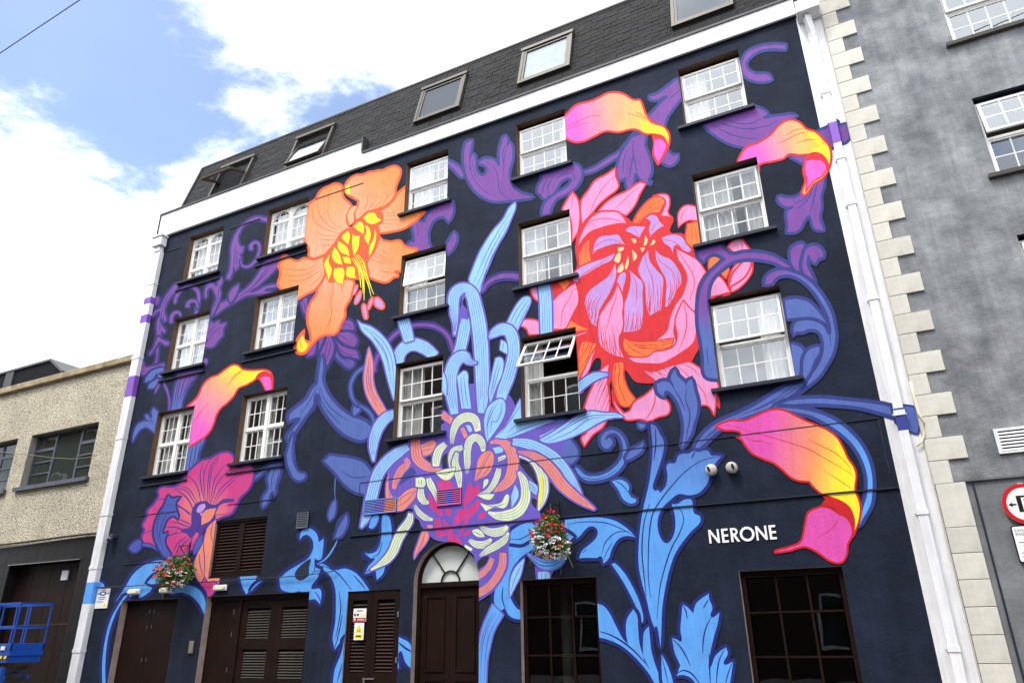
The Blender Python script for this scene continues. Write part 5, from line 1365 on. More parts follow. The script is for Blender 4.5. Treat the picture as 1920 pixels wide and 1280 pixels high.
def parse(txt):
    motifs = []; ox = oy = 0
    for ln in txt.strip().splitlines():
        t = ln.split()
        if not t: continue
        if t[0] == 'M': motifs.append((t[1], []))
        elif t[0] == 'F': ox, oy = float(t[1]), float(t[2])
        else:
            i = t.index('|'); head, pts = t[1:i], t[i+1:]
            cor = [p.endswith('!') for p in pts]; raw = [[float(v) for v in p.rstrip('!').split(',')] for p in pts]
            P = [(ox + r[0]/5, oy + r[1]/5) for r in raw]
            L = motifs[-1][1]
            if t[0] == 'P':
                fill, lc, lw = head[0], head[1], float(head[2])
                if '%' in fill:
                    cs, g = fill.split('%'); g = [float(v)/5 for v in g.split(',')]; fill = (cs.split('>'), [(ox+g[0], oy+g[1]), (ox+g[2], oy+g[3])], 'radial')
                elif '@' in fill:
                    cs, g = fill.split('@'); g = [float(v)/5 for v in g.split(',')]
                    gp = [(ox + g[k], oy + g[k+1]) for k in range(0, len(g), 2)]; fill = (cs.split('>'), gp)
                Q = spline(P, cor, True)
                if lw > 0 and lc in UNDERLINE:
                    if lc + '~' in PAL and lw >= 3: L.append((ribbon(Q, 2*lw*1.4, True), lc + '~'))
                    L.append((ribbon(Q, 2*lw*1.0, True), lc))
                L.append((('poly', Q), fill))
                if lw > 0 and lc not in UNDERLINE: L.append((ribbon(Q, lw*1.35, True), lc))
            elif t[0] == 'L':
                Q = spline(P, [False]*len(P), False); u = np.linspace(0, 1, len(Q)); wd = float(head[1])*1.7
                L.append((ribbon(Q, wd*(0.35 + 0.65*np.sin(np.pi*np.clip(u*0.92+0.04, 0, 1)))), head[0]))
            elif t[0] == 'H':      # hatch: n tapered strokes from an edge towards the last vector
                nh, wb = int(head[1]), float(head[2]); dv = np.array(raw[-1][:2])/5; Q = spline(P[:-1], [False]*(len(P)-1), False)
                for s in range(nh):
                    k = min(len(Q)-1, int((s+random.uniform(0.2, 0.8))/nh*len(Q))); p0 = Q[k]; v = dv*random.uniform(0.55, 1.1); nn = np.array([-v[1], v[0]])/max(1e-6, np.hypot(*v)); bend = nn*random.uniform(-0.06, 0.06)*np.hypot(*v)
                    st = np.array([p0 - v*0.05, p0 + v*0.5 + bend, p0 + v]); L.append((ribbon(spline(st, [False]*3, False), np.linspace(wb, 0.35, len(spline(st, [False]*3, False)))), head[0]))
            elif t[0] == 'B':
                fill, lc, lw, ns = head[0], head[1], float(head[2])*1.45, int(head[4])
                Q = spline(P, [False]*len(P), False)
                # width along the band
                cum = np.concatenate([[0], np.cumsum(np.hypot(*np.diff(np.array(P), axis=0).T))]); cq = np.concatenate([[0], np.cumsum(np.hypot(*np.diff(Q, axis=0).T))]); cq = cq/cq[-1]*cum[-1]
                wd = np.interp(cq, cum, [r[2] for r in raw])
                nn = normals(Q, False)
                tip = lambda Qx, e: np.vstack([Qx[0] - (Qx[1]-Qx[0])/max(1e-6, np.hypot(*(Qx[1]-Qx[0])))*e, Qx, Qx[-1] + (Qx[-1]-Qx[-2])/max(1e-6, np.hypot(*(Qx[-1]-Qx[-2])))*e])
                Qe = tip(Q, lw); we = np.concatenate([[wd[0]*0.7+lw], wd+2*lw*0.9, [wd[-1]*0.7+lw]])
                L.append((ribbon(Qe, we), lc)); L.append((ribbon(Q, wd), fill))
                for s in range(ns):
                    off = ((s+1)/(ns+1) - 0.5)
                    a, b = int(len(Q)*random.uniform(0, 0.06)), int(len(Q)*random.uniform(0.9, 1.0))
                    if b-a > 2: L.append((ribbon((Q + nn*(wd*off)[:,None])[a:b], np.full(b-a, 0.75)), lc))
    return motifs
def shape_edges(sh):
    if sh[0] == 'poly': return [(sh[1], True)]
    if sh[3]: return [(sh[2][0], True), (sh[2][1], True)]
    A, Bq = sh[2]
    return [(np.vstack([A, Bq[::-1]]), True)]
def inside(sh, Pq):
    if sh[0] == 'poly': return in_poly(Pq, sh[1])
    r_ = np.zeros(len(Pq), bool)
    for qd in sh[1]:
        mn, mx_ = qd.min(0)-0.01, qd.max(0)+0.01
        k = np.where((Pq[:,0] > mn[0]) & (Pq[:,0] < mx_[0]) & (Pq[:,1] > mn[1]) & (Pq[:,1] < mx_[1]) & ~r_)[0]
        if len(k): r_[k] = in_poly(Pq[k], qd) | in_poly(Pq[k], qd[[0,1,2]]) | in_poly(Pq[k], qd[[0,2,3]])
    return r_
def unpx(x, z):
    v = Vector((x, WALL_Y, z - EYE)); w = v.dot(AX_F)
    return (960 + FPX*v.dot(AX_R)/w, 640 - FPX*v.dot(AX_U)/w)
HPX = [np.array([unpx(*p) for p in L]) for L in HOLE_POLYS]
BND = np.array([unpx(*p) for p in rect(-17.462, BX1-0.004, 0.14, 12.78)])
def grad(fill, Pq):
    if isinstance(fill, str): return np.tile(PAL[fill], (len(Pq), 1))
    cs, gp = fill[:2]; cs = [PAL[c] for c in cs]; gp = np.array(gp)
    if len(fill) == 3:
        R_ = np.hypot(*(gp[1]-gp[0])); t_ = np.clip(1-np.hypot(*(Pq-gp[1]).T)/R_, 0, 1)[:,None]**1.3
        return cs[0]*(1-t_) + cs[1]*t_
    if len(cs) == 2:
        d = gp[1]-gp[0]; t_ = np.clip(((Pq-gp[0]) @ d)/(d @ d), 0, 1)[:,None]
        return cs[0]*(1-t_) + cs[1]*t_
    d0 = gp[1]-gp[0]; d1 = gp[2]-gp[1]
    t0 = np.clip(((Pq-gp[0]) @ d0)/(d0 @ d0), 0, 1)[:,None]; t1 = np.clip(((Pq-gp[1]) @ d1)/(d1 @ d1), 0, 1)[:,None]
    return (cs[0]*(1-t0) + cs[1]*t0)*(1-t1) + cs[2]*t1
def paint_material():
    mm = bpy.data.materials.new('mural_paint'); mm.use_nodes = True; t = mm.node_tree; b = t.nodes['Principled BSDF']
    b.inputs['Roughness'].default_value = 0.7; b.inputs['Specular IOR Level'].default_value = 0.3
    at = t.nodes.new('ShaderNodeAttribute'); at.attribute_name = 'paint'
    co = t.nodes.new('ShaderNodeTexCoord'); nz = t.nodes.new('ShaderNodeTexNoise'); nz.inputs['Scale'].default_value = 2.2; nz.inputs['Detail'].default_value = 9; nz.inputs['Roughness'].default_value = 0.65
    t.links.new(co.outputs['Object'], nz.inputs['Vector'])
    mr = t.nodes.new('ShaderNodeMapRange'); mr.inputs[1].default_value = 0.25; mr.inputs[2].default_value = 0.75; mr.inputs[3].default_value = 0.80; mr.inputs[4].default_value = 1.0
    t.links.new(nz.outputs[0], mr.inputs[0])
    mx = t.nodes.new('ShaderNodeMix'); mx.data_type = 'RGBA'; mx.blend_type = 'MULTIPLY'; mx.inputs[0].default_value = 1.0
    t.links.new(at.outputs['Color'], mx.inputs[6]); t.links.new(mr.outputs[0], mx.inputs[7])
    mp2 = t.nodes.new('ShaderNodeMapping'); mp2.inputs['Scale'].default_value = (4.0, 4.0, 0.5); t.links.new(co.outputs['Object'], mp2.inputs[0])
    sn = t.nodes.new('ShaderNodeTexNoise'); sn.inputs['Scale'].default_value = 2.4; sn.inputs['Detail'].default_value = 9; sn.inputs['Roughness'].default_value = 0.72; t.links.new(mp2.outputs[0], sn.inputs['Vector'])
    r2 = t.nodes.new('ShaderNodeMapRange'); r2.inputs[1].default_value = 0.34; r2.inputs[2].default_value = 0.6; r2.inputs[3].default_value = 0.84; r2.inputs[4].default_value = 1.0; t.links.new(sn.outputs[0], r2.inputs[0])
    m3 = t.nodes.new('ShaderNodeMix'); m3.data_type = 'RGBA'; m3.blend_type = 'MULTIPLY'; m3.inputs[0].default_value = 1.0; t.links.new(mx.outputs[2], m3.inputs[6]); t.links.new(r2.outputs[0], m3.inputs[7]); t.links.new(m3.outputs[2], b.inputs['Base Color'])
    nb = t.nodes.new('ShaderNodeTexNoise'); nb.inputs['Scale'].default_value = 40; nb.inputs['Detail'].default_value = 4; t.links.new(co.outputs['Object'], nb.inputs['Vector'])
    bp = t.nodes.new('ShaderNodeBump'); bp.inputs['Strength'].default_value = 0.25; bp.inputs['Distance'].default_value = 0.02
    t.links.new(nb.outputs[0], bp.inputs['Height']); t.links.new(bp.outputs[0], b.inputs['Normal'])
    return mm
PAINT = paint_material()
ORDER = ['purple_leaf_spray', 'purple_scroll', 'purple_tulip_leaf', 'blue_stem', 'periwinkle_leaf', 'blue_floor_leaf', 'blue_ground_vine', 'purple_acanthus_leaf', 'purple_curl', 'purple_leaf_wing', 'orange_lily', 'calla_lily', 'pink_trumpet_flower',
         'calla_bloom', 'calla_trumpet', 'purple_ring_stem', 'purple_arch_stem', 'blue_vine_leaf', 'pink_peony', 'blue_acanthus_plume', 'blue_scroll_stem', 'magenta_calla', 'bluebell_leaf', 'chrysanthemum']
for k_ in PAL: PAL[k_] = PAL[k_] * (0.95 if k_ in ('sky', 'dn', 'mgp', 'pea2', 'nvw', 'yel', 'lbl', 'min') else 0.72 if k_ in ('pur', 'pbl', 'blu', 'nb', 'nav') else 0.86)
motifs = dict(parse(MURAL))
for oi, name in enumerate(ORDER):
    L = motifs[name]; vs = []; es = []
    allp = []
    for sh, fill in L:
        for Q, cl in shape_edges(sh):
            n = len(vs); vs += [(float(a), float(b)) for a, b in Q]; es += [(n+i, n+(i+1) % len(Q)) for i in range(len(Q))]; allp.append(Q)
        if not isinstance(fill, str):
            mn, mx_ = sh[1].min(0), sh[1].max(0)
            G = np.stack(np.meshgrid(np.arange(mn[0], mx_[0], 7.0), np.arange(mn[1], mx_[1], 7.0)), -1).reshape(-1, 2) + rng.uniform(-1, 1, (1, 2))
            G = G[in_poly(G, sh[1])]; vs += [(float(a), float(b)) for a, b in G]
    ap = np.vstack(allp); mn, mx_ = ap.min(0), ap.max(0)
    cut = [h for h in HPX if not (h[:,0].max() < mn[0] or h[:,0].min() > mx_[0] or h[:,1].max() < mn[1] or h[:,1].min() > mx_[1])]
    for h in cut + [BND]:
        n = len(vs); vs += [(float(a), float(b)) for a, b in h]; es += [(n+i, n+(i+1) % len(h)) for i in range(len(h))]
    r_ = delaunay_2d_cdt([Vector(v) for v in vs], es, [], 0, 1e-4, False)
    V = np.array([(v.x, v.y) for v in r_[0]]); T = np.array([list(f) for f in r_[2]])
    Cc = V[T].mean(1); own = np.full(len(T), -1)
    for i, (sh, fill) in enumerate(L):
        own[inside(sh, Cc)] = i
    own[~in_poly(Cc, BND)] = -1
    for h in cut: own[in_poly(Cc, h)] = -1
    keep = own >= 0; T = T[keep]; own = own[keep]
    ar = np.abs(np.cross(V[T[:,1]]-V[T[:,0]], V[T[:,2]]-V[T[:,0]])); ok = ar > 1e-5; T = T[ok]; own = own[ok]
    used = np.unique(T); remap = np.zeros(len(V), int); remap[used] = np.arange(len(used))
    Y = 11.9982 - 0.0005*oi
    co = [];
    for i in used:
        x_, z_ = px(V[i][0], V[i][1]); co.append((x_, Y, z_))
    me = bpy.data.meshes.new('painted_' + name); Tm = remap[T]
    # face the street
    c3 = np.array(co); e1 = c3[Tm[:,1]]-c3[Tm[:,0]]; e2 = c3[Tm[:,2]]-c3[Tm[:,0]]; ny = e1[:,2]*e2[:,0]-e1[:,0]*e2[:,2]
    flip = ny > 0; Tm[flip] = Tm[flip][:, ::-1]
    me.from_pydata(co, [], Tm.tolist()); me.materials.append(PAINT)
    T2 = np.where(flip[:,None], T[:, ::-1], T)
    colr = np.ones((len(T2)*3, 4)); cv = colr.reshape(-1, 3, 4)
    for i in np.unique(own):
        k = np.where(own == i)[0]; cv[k, :, :3] = grad(L[i][1], V[T2[k]].reshape(-1, 2)).reshape(-1, 3, 3)
    at = me.color_attributes.new('paint', 'FLOAT_COLOR', 'CORNER'); at.data.foreach_set('color', colr.ravel())
    me.update()
    o = bpy.data.objects.new('painted_' + name, me); C.objects.link(o); adopt(o, B)
    o['label'] = 'painted ' + name.replace('_', ' ') + ' of the mural'
# artist's lettering
q = MB(); H = 0.215; TH = 0.036; y = 11.985
WL = mat('white_lettering', (0.85, 0.85, 0.85, 1), 0.6, 0.03)
z0, z1 = 2.915, 2.915 + H; yb = 11.9978
def bar(p, s, t=TH):
    p, s = Vector(p), Vector(s); d = (s-p).normalized(); n = Vector((-d.y, d.x))*t/2
    q.prism([tuple(p-n), tuple(s-n), tuple(s+n), tuple(p+n)], y, yb)
def letN(x, w=0.165):
    q.prism(rect(x, x+0.03, z0, z1), y, yb); q.prism(rect(x+w-0.03, x+w, z0, z1), y, yb); q.prism([(x+0.0301, z1), (x+0.0301, z1-0.06), (x+w-0.0301, z0), (x+w-0.0301, z0+0.06)], y+0.0001, yb)
def letE(x, w=0.10):
    q.prism(rect(x, x+0.034, z0, z1), y, yb)
    for z in (z0, z0+H/2-0.016, z1-0.032): q.prism(rect(x+0.0341, x+w, z, z+0.032), y, yb)
def ring(cx_, cz_, r1, r2, a0, a1, n=20):
    for k in range(n):
        a, b = a0+(a1-a0)*k/n, a0+(a1-a0)*(k+1)/n
        q.prism([(cx_+r1*math.cos(a), cz_+r1*math.sin(a)), (cx_+r1*math.cos(b), cz_+r1*math.sin(b)), (cx_+r2*math.cos(b), cz_+r2*math.sin(b)), (cx_+r2*math.cos(a), cz_+r2*math.sin(a))], y, yb)
X = -2.45
letN(X); letE(X+0.205)
xr = X+0.345; q.prism(rect(xr, xr+0.034, z0, z1), y, yb); ring(xr+0.055, z1-0.058, 0.058, 0.028, -math.pi/2, math.pi/2, 10); q.prism(rect(xr+0.0341, xr+0.055, z1-0.03, z1), y, yb); q.prism(rect(xr+0.0341, xr+0.055, z1-0.116, z1-0.086), y, yb); q.prism([(xr+0.036, z1-0.117), (xr+0.078, z1-0.117), (xr+0.135, z0), (xr+0.095, z0)], y, yb)
ring(X+0.60, (z0+z1)/2, 0.112, 0.076, 0, 2*math.pi, 28)
letN(X+0.735); letE(X+0.935)
q.build('lettering', WL, B)
# ------------------------------------------------------------------ neighbour on the right: grey render with quoins
REND = mat('grey_cement_render', rgb(162, 166, 170), 0.9, 0.2, 2.2, 0.6, 55, col2=rgb(114, 118, 123), detail=14, lo=0.3, hi=0.7, streak=0.24, blot=0.2)
REND2 = mat('grey_smooth_render', rgb(124, 127, 130), 0.85, 0.2, 2.2, 0.3, 45, col2=rgb(92, 95, 98), detail=12, streak=0.1)
QUOIN = mat('cream_quoin_stone', rgb(206, 203, 193), 0.85, 0.08, 5, 0.2, 60, rnd=0.12, streak=0.1)
GB = empty('grey_building', (7.5, 12.0, 0.0), 'grey cement rendered building edged with cream quoin stones beside the mural wall', 'building')
gw = {1: (11.02, 12.55), 2: (8.29, 9.81), 3: (5.45, 7.17)}
gh = [rect(2.74, 4.0, *v) for v in gw.values()] + [rect(6.4, 7.66, *v) for v in gw.values()]
wall('wall', rect(BX1+0.003, 14.0, 3.56, 15.5), gh, 12.0, 12.34, [REND, NAVYT], GB, [1]*6)
MB().box(BX1+0.003, 14.0, 12.01, 12.34, 0, 3.53).build('plinth_wall', REND2, GB)
MB().box(BX1+0.003, 14.0, 11.975, 12.34, 3.532, 3.558).build('string_course', REND2, GB)
q = MB(); q.box(13.7, 14.0, 12.345, 21, 0, 15.5); q.box(BX1+0.003, 14, 20.7, 21.0, 0, 15.5); q.box(BX1+0.003, BX1+0.3, 12.345, 20.69, 0, 15.5); q.box(BX1+0.31, 13.69, 15.2, 15.35, 0, 15.4); q.box(BX1, 14, 12, 21, 15.501, 15.65)
q.build('rear_wall', ROOM, GB)
MB().box(1.75, 14, 11.994, 12.009, 2.92, 2.935).box(1.32, 1.345, 11.996, 12.009, 0.1, 3.5).build('render_joint', NAVYT, GB)
for k, (z0, z1) in gw.items():
    for x0 in (2.74, 6.4):
        if x0 > 5 and k == 1: pass
        sash_window(GB, x0+0.003, x0+1.257, z0+0.005, z1-0.06, 0.2 if k == 2 and x0 < 5 else 0.0, yf=12.15)
        MB().box(x0-0.12, x0+1.38, 11.91, 11.9985, z0-0.07, z0-0.001).build('window_sill', mat('dark_stone_sill', rgb(70, 68, 64), 0.8), GB)
z = 12.57 + 0.335; k = 0
qmL = boxmesh('quoin', 0.50, 0.034, 0.335-0.008, QUOIN, 0.005); qmS = boxmesh('quoin', 0.245, 0.034, 0.335-0.008, QUOIN, 0.005)
zb = 12.57
kk = 0
while zb > 3.5:
    inst('quoin', qmL if kk % 2 == 0 else qmS, GB, (0.858, 11.964+random.uniform(-0.002, 0.002), zb+0.004)); zb -= 0.335; kk += 1
inst('quoin', qmS, GB, (0.858, 11.964, 12.57+0.339)); inst('quoin', qmL, GB, (0.858, 11.964, 12.57+0.674))
qm2 = boxmesh('quoin', 0.375, 0.034, 0.62-0.008, QUOIN, 0.005); inst('quoin', qm2, GB, (0.866, 11.966, 2.915))
qm3 = boxmesh('quoin', 0.375, 0.034, 0.35-0.008, QUOIN, 0.005); zb = 2.565
while zb > 0.1: inst('quoin', qm3, GB, (0.866, 11.966, zb+0.002)); zb -= 0.35
MB().box(BX1+0.003, BX1+0.012, 11.97, 11.999, 0.12, 12.9).build('joint_strip', QUOIN, GB)
# vent
q = MB(); q.box(1.74, 2.56, 11.985, 11.9995, 3.87, 4.23, 1); q.box(1.74, 2.56, 11.965, 11.9845, 4.19, 4.23); q.box(1.74, 2.56, 11.965, 11.9845, 3.87, 3.90); q.box(1.74, 1.79, 11.965, 11.9845, 3.9, 4.19); q.box(2.51, 2.56, 11.965, 11.9845, 3.9, 4.19)
o = q.build('vent_grille', [PIPEW, DARK], GB)
vm = boxmesh('slat', 0.72, 0.006, 0.03, PIPEW)
for i in range(6): inst('slat', vm, o, (1.79, 11.962, 3.908+0.047*i), (-0.5, 0, 0))
# ------------------------------------------------------------------ road signs on the grey wall
SW_ = mat('sign_white', (0.78, 0.79, 0.8, 1), 0.35, 0.03); SR = mat('sign_red', rgb(190, 22, 30), 0.35, 0.05); SK = mat('sign_black', rgb(18, 18, 20), 0.4, 0.05); SY = mat('sign_yellow', rgb(245, 215, 30), 0.4, 0.05); SB = mat('sign_blue', rgb(40, 60, 140), 0.4, 0.05)
def disc(cx_, cz_, r, n=40): return [(cx_+r*math.cos(2*math.pi*k/n), cz_+r*math.sin(2*math.pi*k/n)) for k in range(n)]
ps = empty('parking_sign', (1.88, 11.95, 3.16), 'round red ringed parking sign with black P panel on grey wall', 'sign')
MB().prism(disc(1.88, 3.16, 0.275), 11.955, 11.965).box(1.85, 1.91, 11.966, 12.011, 3.36, 3.44).build('sign_plate', SW_, ps)
q = MB()
for k in range(40):
    a, b = 2*math.pi*k/40, 2*math.pi*(k+1)/40
    q.prism([(1.88+r_*math.cos(t_), 3.16+r_*math.sin(t_)) for r_, t_ in ((0.275, a), (0.275, b), (0.222, b), (0.222, a))], 11.953, 11.9548)
q.build('sign_ring', SR, ps)
MB().box(1.785, 2.0, 11.953, 11.9547, 3.055, 3.275).build('sign_panel', SK, ps)
text_mesh('P', 0.26, SW_, 'sign_letter', ps, (1.82, 11.9525, 3.07))
MB().prism([(1.675, 3.16), (1.725, 3.19), (1.725, 3.17), (1.77, 3.17), (1.77, 3.15), (1.725, 3.15), (1.725, 3.13)], 11.953, 11.9547).build('sign_arrow', SK, ps)
pt = empty('paid_parking_notice', (1.9, 11.97, 2.41), 'white paid parking notice with black border below the round sign', 'sign')
def rrect(x0, x1, z0, z1, r=0.03):
    out_ = []
    for cx_, cz_, a0 in ((x1-r, z1-r, 0), (x0+r, z1-r, 90), (x0+r, z0+r, 180), (x1-r, z0+r, 270)):
        out_ += [(cx_+r*math.cos(math.radians(a0+18*k)), cz_+r*math.sin(math.radians(a0+18*k))) for k in range(6)]
    return out_
MB().prism(rrect(1.63, 2.13, 2.40, 2.88), 11.962, 12.011).build('sign_border', SK, pt); MB().prism(rrect(1.642, 2.118, 2.412, 2.868, 0.025), 11.96, 11.9619).build('sign_plate', SW_, pt)
text_mesh('Limistéar', 0.062, SK, 'sign_text', pt, (1.665, 11.9595, 2.80)); text_mesh('PAID', 0.06, SK, 'sign_text', pt, (1.665, 11.9595, 2.745), xs=0.95); text_mesh('PARKING', 0.06, SK, 'sign_text', pt, (1.835, 11.9595, 2.745), xs=0.95)
q = MB()
for i, (a, b) in enumerate(((1.68, 2.09), (1.72, 2.06), (1.76, 2.0), (1.68, 1.9), (1.68, 1.95))): q.box(a, b, 11.9585, 11.9598, 2.655-0.045*i, 2.663-0.045*i)
q.build('small_print', SK, pt)
# ------------------------------------------------------------------ neighbour on the left: pebble dashed
def pebble():
    mm = bpy.data.materials.new('pebble_dash'); mm.use_nodes = True; t = mm.node_tree; b = t.nodes['Principled BSDF']; b.inputs['Roughness'].default_value = 0.9
    co = t.nodes.new('ShaderNodeTexCoord'); v = t.nodes.new('ShaderNodeTexVoronoi'); v.inputs['Scale'].default_value = 44; t.links.new(co.outputs['Object'], v.inputs['Vector'])
    r_ = t.nodes.new('ShaderNodeValToRGB'); e = r_.color_ramp.elements; e[0].color = rgb(112, 104, 92); e[0].position = 0.0; e[1].color = rgb(240, 232, 210); e[1].position = 1.0
    x = r_.color_ramp.elements.new(0.22); x.color = rgb(192, 182, 158); x = r_.color_ramp.elements.new(0.6); x.color = rgb(220, 211, 188)
    sp = t.nodes.new('ShaderNodeSeparateColor'); t.links.new(v.outputs['Color'], sp.inputs[0]); t.links.new(sp.outputs[0], r_.inputs[0])
    nz = t.nodes.new('ShaderNodeTexNoise'); nz.inputs['Scale'].default_value = 1.1; nz.inputs['Detail'].default_value = 7; t.links.new(co.outputs['Object'], nz.inputs['Vector'])
    mr = t.nodes.new('ShaderNodeMapRange'); mr.inputs[1].default_value = 0.3; mr.inputs[2].default_value = 0.7; mr.inputs[3].default_value = 0.78; mr.inputs[4].default_value = 1.0; t.links.new(nz.outputs[0], mr.inputs[0])
    mx = t.nodes.new('ShaderNodeMix'); mx.data_type = 'RGBA'; mx.blend_type = 'MULTIPLY'; mx.inputs[0].default_value = 1; t.links.new(r_.outputs[0], mx.inputs[6]); t.links.new(mr.outputs[0], mx.inputs[7]); t.links.new(mx.outputs[2], b.inputs['Base Color'])
    bp = t.nodes.new('ShaderNodeBump'); bp.inputs['Strength'].default_value = 0.9; bp.inputs['Distance'].default_value = 0.04; bp.invert = True; t.links.new(v.outputs['Distance'], bp.inputs['Height']); t.links.new(bp.outputs[0], b.inputs['Normal'])
    return mm
PEB = pebble()
COPE = mat('stone_coping', rgb(176, 162, 130), 0.85, 0.3, 3, 0.3, 40, col2=rgb(120, 106, 82), detail=9)
STEEL = mat('grey_steel_frame', rgb(74, 76, 90), 0.5, 0.15, 6)
TILE = mat('black_wall_tile', rgb(20, 20, 21), 0.45, 0.3, 2.5, spec=0.2); GROUT = mat('tile_grout', rgb(70, 68, 64), 0.9)
LB = empty('pebble_dashed_building', (-24, 12.0, 0.0), 'low cream pebble dashed building with grey steel windows and black tiled base', 'building')
LX0, LX1 = -46.0, BX0-0.004
lw_ = [(-21.90, -18.85, 5.72, 7.27), (-25.75, -22.57, 5.72, 7.27), (-29.7, -26.5, 5.72, 7.27)]
wall('wall', rect(LX0, LX1, 4.1, 8.86), [rect(*w) for w in lw_], 12.02, 12.36, [PEB, mat('grey_reveal', rgb(128, 126, 118), 0.8)], LB, [1]*3)
GD = (-21.48, -18.45, 0.12, 3.55)
wall('base_wall', rect(LX0, LX1, 0, 4.098), [rect(*GD)], 12.06, 12.36, [GROUT, TILE], LB, [1])
MB().box(LX0, LX1, 11.90, 12.4, 8.865, 9.06).build('coping', COPE, LB, bevel=0.015)
q = MB(); q.box(LX0, LX1, 12.365, 12.6, 0, 0.02) ; q.box(LX0, LX0+0.3, 12.365, 20, 0, 8.86); q.box(LX0, LX1, 19.8, 20, 0, 8.86); q.box(LX0, LX1, 15.6, 15.7, 0, 8.8); q.box(LX0, LX1, 12.41, 20, 8.7, 8.8); q.build('rear_wall', ROOM, LB)
for (x0, x1, z0, z1) in lw_:
    y = 12.24; f = 0.05; q = MB()
    xa, xb = x0 + (x1-x0)*0.31, x0 + (x1-x0)*0.69
    for a, b in ((x0+0.002, x0+f), (x1-f, x1-0.002), (xa-0.035, xa+0.035), (xb-0.035, xb+0.035)): q.box(a, b, y-0.035, y+0.03, z0+0.002, z1-0.002)
    for a, b in ((x0+f, xa-0.0351), (xa+0.0351, xb-0.0351), (xb+0.0351, x1-f)): q.box(a, b, y-0.034, y+0.03, z0+0.002, z0+f); q.box(a, b, y-0.034, y+0.03, z1-f, z1-0.002)
    h = z1-z0-2*f
    zl = [z0+f, z0+f+h*0.235, z0+f+h*0.47, z0+f+h*0.72, z1-f]
    for a, b in ((x0+f, xa-0.035), (xb+0.035, x1-f)):
        for i, zz_ in enumerate(zl[1:-1]): q.box(a, b, y-0.03, y+0.025, zz_-(0.045 if i == 2 else 0.022), zz_+(0.045 if i == 2 else 0.022))
    o = q.build('window', STEEL, LB)
    for a, b in ((x0+f, xa-0.035), (xb+0.035, x1-f)):
        for i in range(4):
            lo_ = zl[i] + (0 if i == 0 else (0.045 if i == 3 else 0.022)); hi_ = zl[i+1] - (0 if i == 3 else (0.045 if i == 2 else 0.022))
            inst('pane', pane_mesh(round(b-a, 3), round(hi_-lo_, 3), GLASSS), o, (a, y, lo_), (random.gauss(0, 0.004), 0, random.gauss(0, 0.004)))
    inst('pane', pane_mesh(round(xb-xa-0.07, 3), round(h, 3), GLASSS), o, (xa+0.035, y, z0+f), (0, 0, random.gauss(0, 0.003)))
    MB().box(x0-0.14, x1+0.08, 11.92, 12.10, z0-0.11, z0-0.001).build('window_sill', STEEL, LB)
tm = {}
xs = [-24.6 + 0.42*i for i in range(18)]; xs = [x for x in xs if x < LX1-0.05]
zt = [0.12, 0.72, 1.32, 1.92, 2.52, 3.12, 3.57, 4.09]
for i, x in enumerate(xs):
    for j in range(len(zt)-1):
        a, b, c0, c1 = x, min(x+0.416, LX1-0.003), zt[j], zt[j+1]-0.004
        if c0 < 3.55 and b > GD[0] and a < GD[1]:
            if a < GD[0]-0.02: b = GD[0]-0.002
            elif b > GD[1]+0.02: a = GD[1]+0.002
            else: continue
        k = (round(b-a, 3), round(c1-c0, 3))
        if k not in tm: tm[k] = boxmesh('tile', k[0], 0.014, k[1], TILE, 0.002)
        inst('tile', tm[k], LB, (a, 12.045+random.uniform(-0.001, 0.001), c0))
gx0, gx1, gz0, gz1 = GD
gm_ = boxmesh('door_panel', (gx1-gx0)/4-0.006, 0.05, gz1-gz0-0.01, WOOD, 0.006)
for i in range(4): inst('door_panel', gm_, LB, (gx0+(gx1-gx0)*i/4+0.003, 12.30, gz0))
MB().box(gx0+0.01, gx1-0.01, 12.285, 12.2995, 2.0, 2.04).build('door_rail', WOOD2, LB)
MB().box(gx0, gx1, 12.0, 12.06, gz1, gz1+0.02).build('door_trim', METAL, LB)
MB().box(-19.45, -19.2, 12.26, 12.2995, 3.1, 3.34).build('door_notice', SW_, LB)
# rooftop beyond
RB = empty('dark_rooftop_building', (-34, 15.0, 0.0), 'dark clad flat roofed building rising behind the pebble dashed one', 'building')
MB().prism([(-70, 0.05), (-35.3, 0.05), (-35.3, 14.15), (-36.54, 15.0), (-70, 15.0)], 20.1, 30).build('wall', mat('dark_cladding', rgb(18, 19, 24), 0.8, spec=0.1), RB)
MB().prism([(-70, 15.003), (-36.54, 15.003), (-35.3, 14.153), (-35.2, 14.22), (-36.5, 15.12), (-70, 15.12)], 20.0, 30).build('roof_edge', LEADT, RB)
MB().box(-40.3, -39.6, 20.03, 20.098, 0.05, 14.99).build('corner_post', mat('dark_post', rgb(50, 52, 56), 0.6), RB)

# ------------------------------------------------------------------ house across the street, behind the viewer
BRK = mat('brown_brick', rgb(66, 54, 48), 0.9, 0.25, 3, 0.3, 30)
om = boxmesh('window', 1.3, 0.06, 1.6, UPVC); op_ = boxmesh('pane', 1.14, 0.01, 1.44, GLASSD)
for x0, x1, h, lab in ((-52, -7.2, 14.2, 'tall plain brick building across the street facing the mural'), (-7.19, 18, 10.0, 'lower plain brick building across the street facing the grey building')):
    OB = empty('opposite_building', ((x0+x1)/2, -3.3, 0.0), lab, 'building')
    MB().box(x0, x1, -11, -3.3, 0, h).build('wall', BRK, OB); MB().box(x0, x1, -11.1, -3.2, h+0.002, h+0.3).build('coping', COPE, OB)
    z = 1.0
    while z < h-2:
        x = x0+1.4
        while x < x1-2:
            inst('window', om, OB, (x, -3.299, z)); inst('pane', op_, OB, (x+0.08, -3.235, z+0.08)); x += 3.6
        z += 3.0
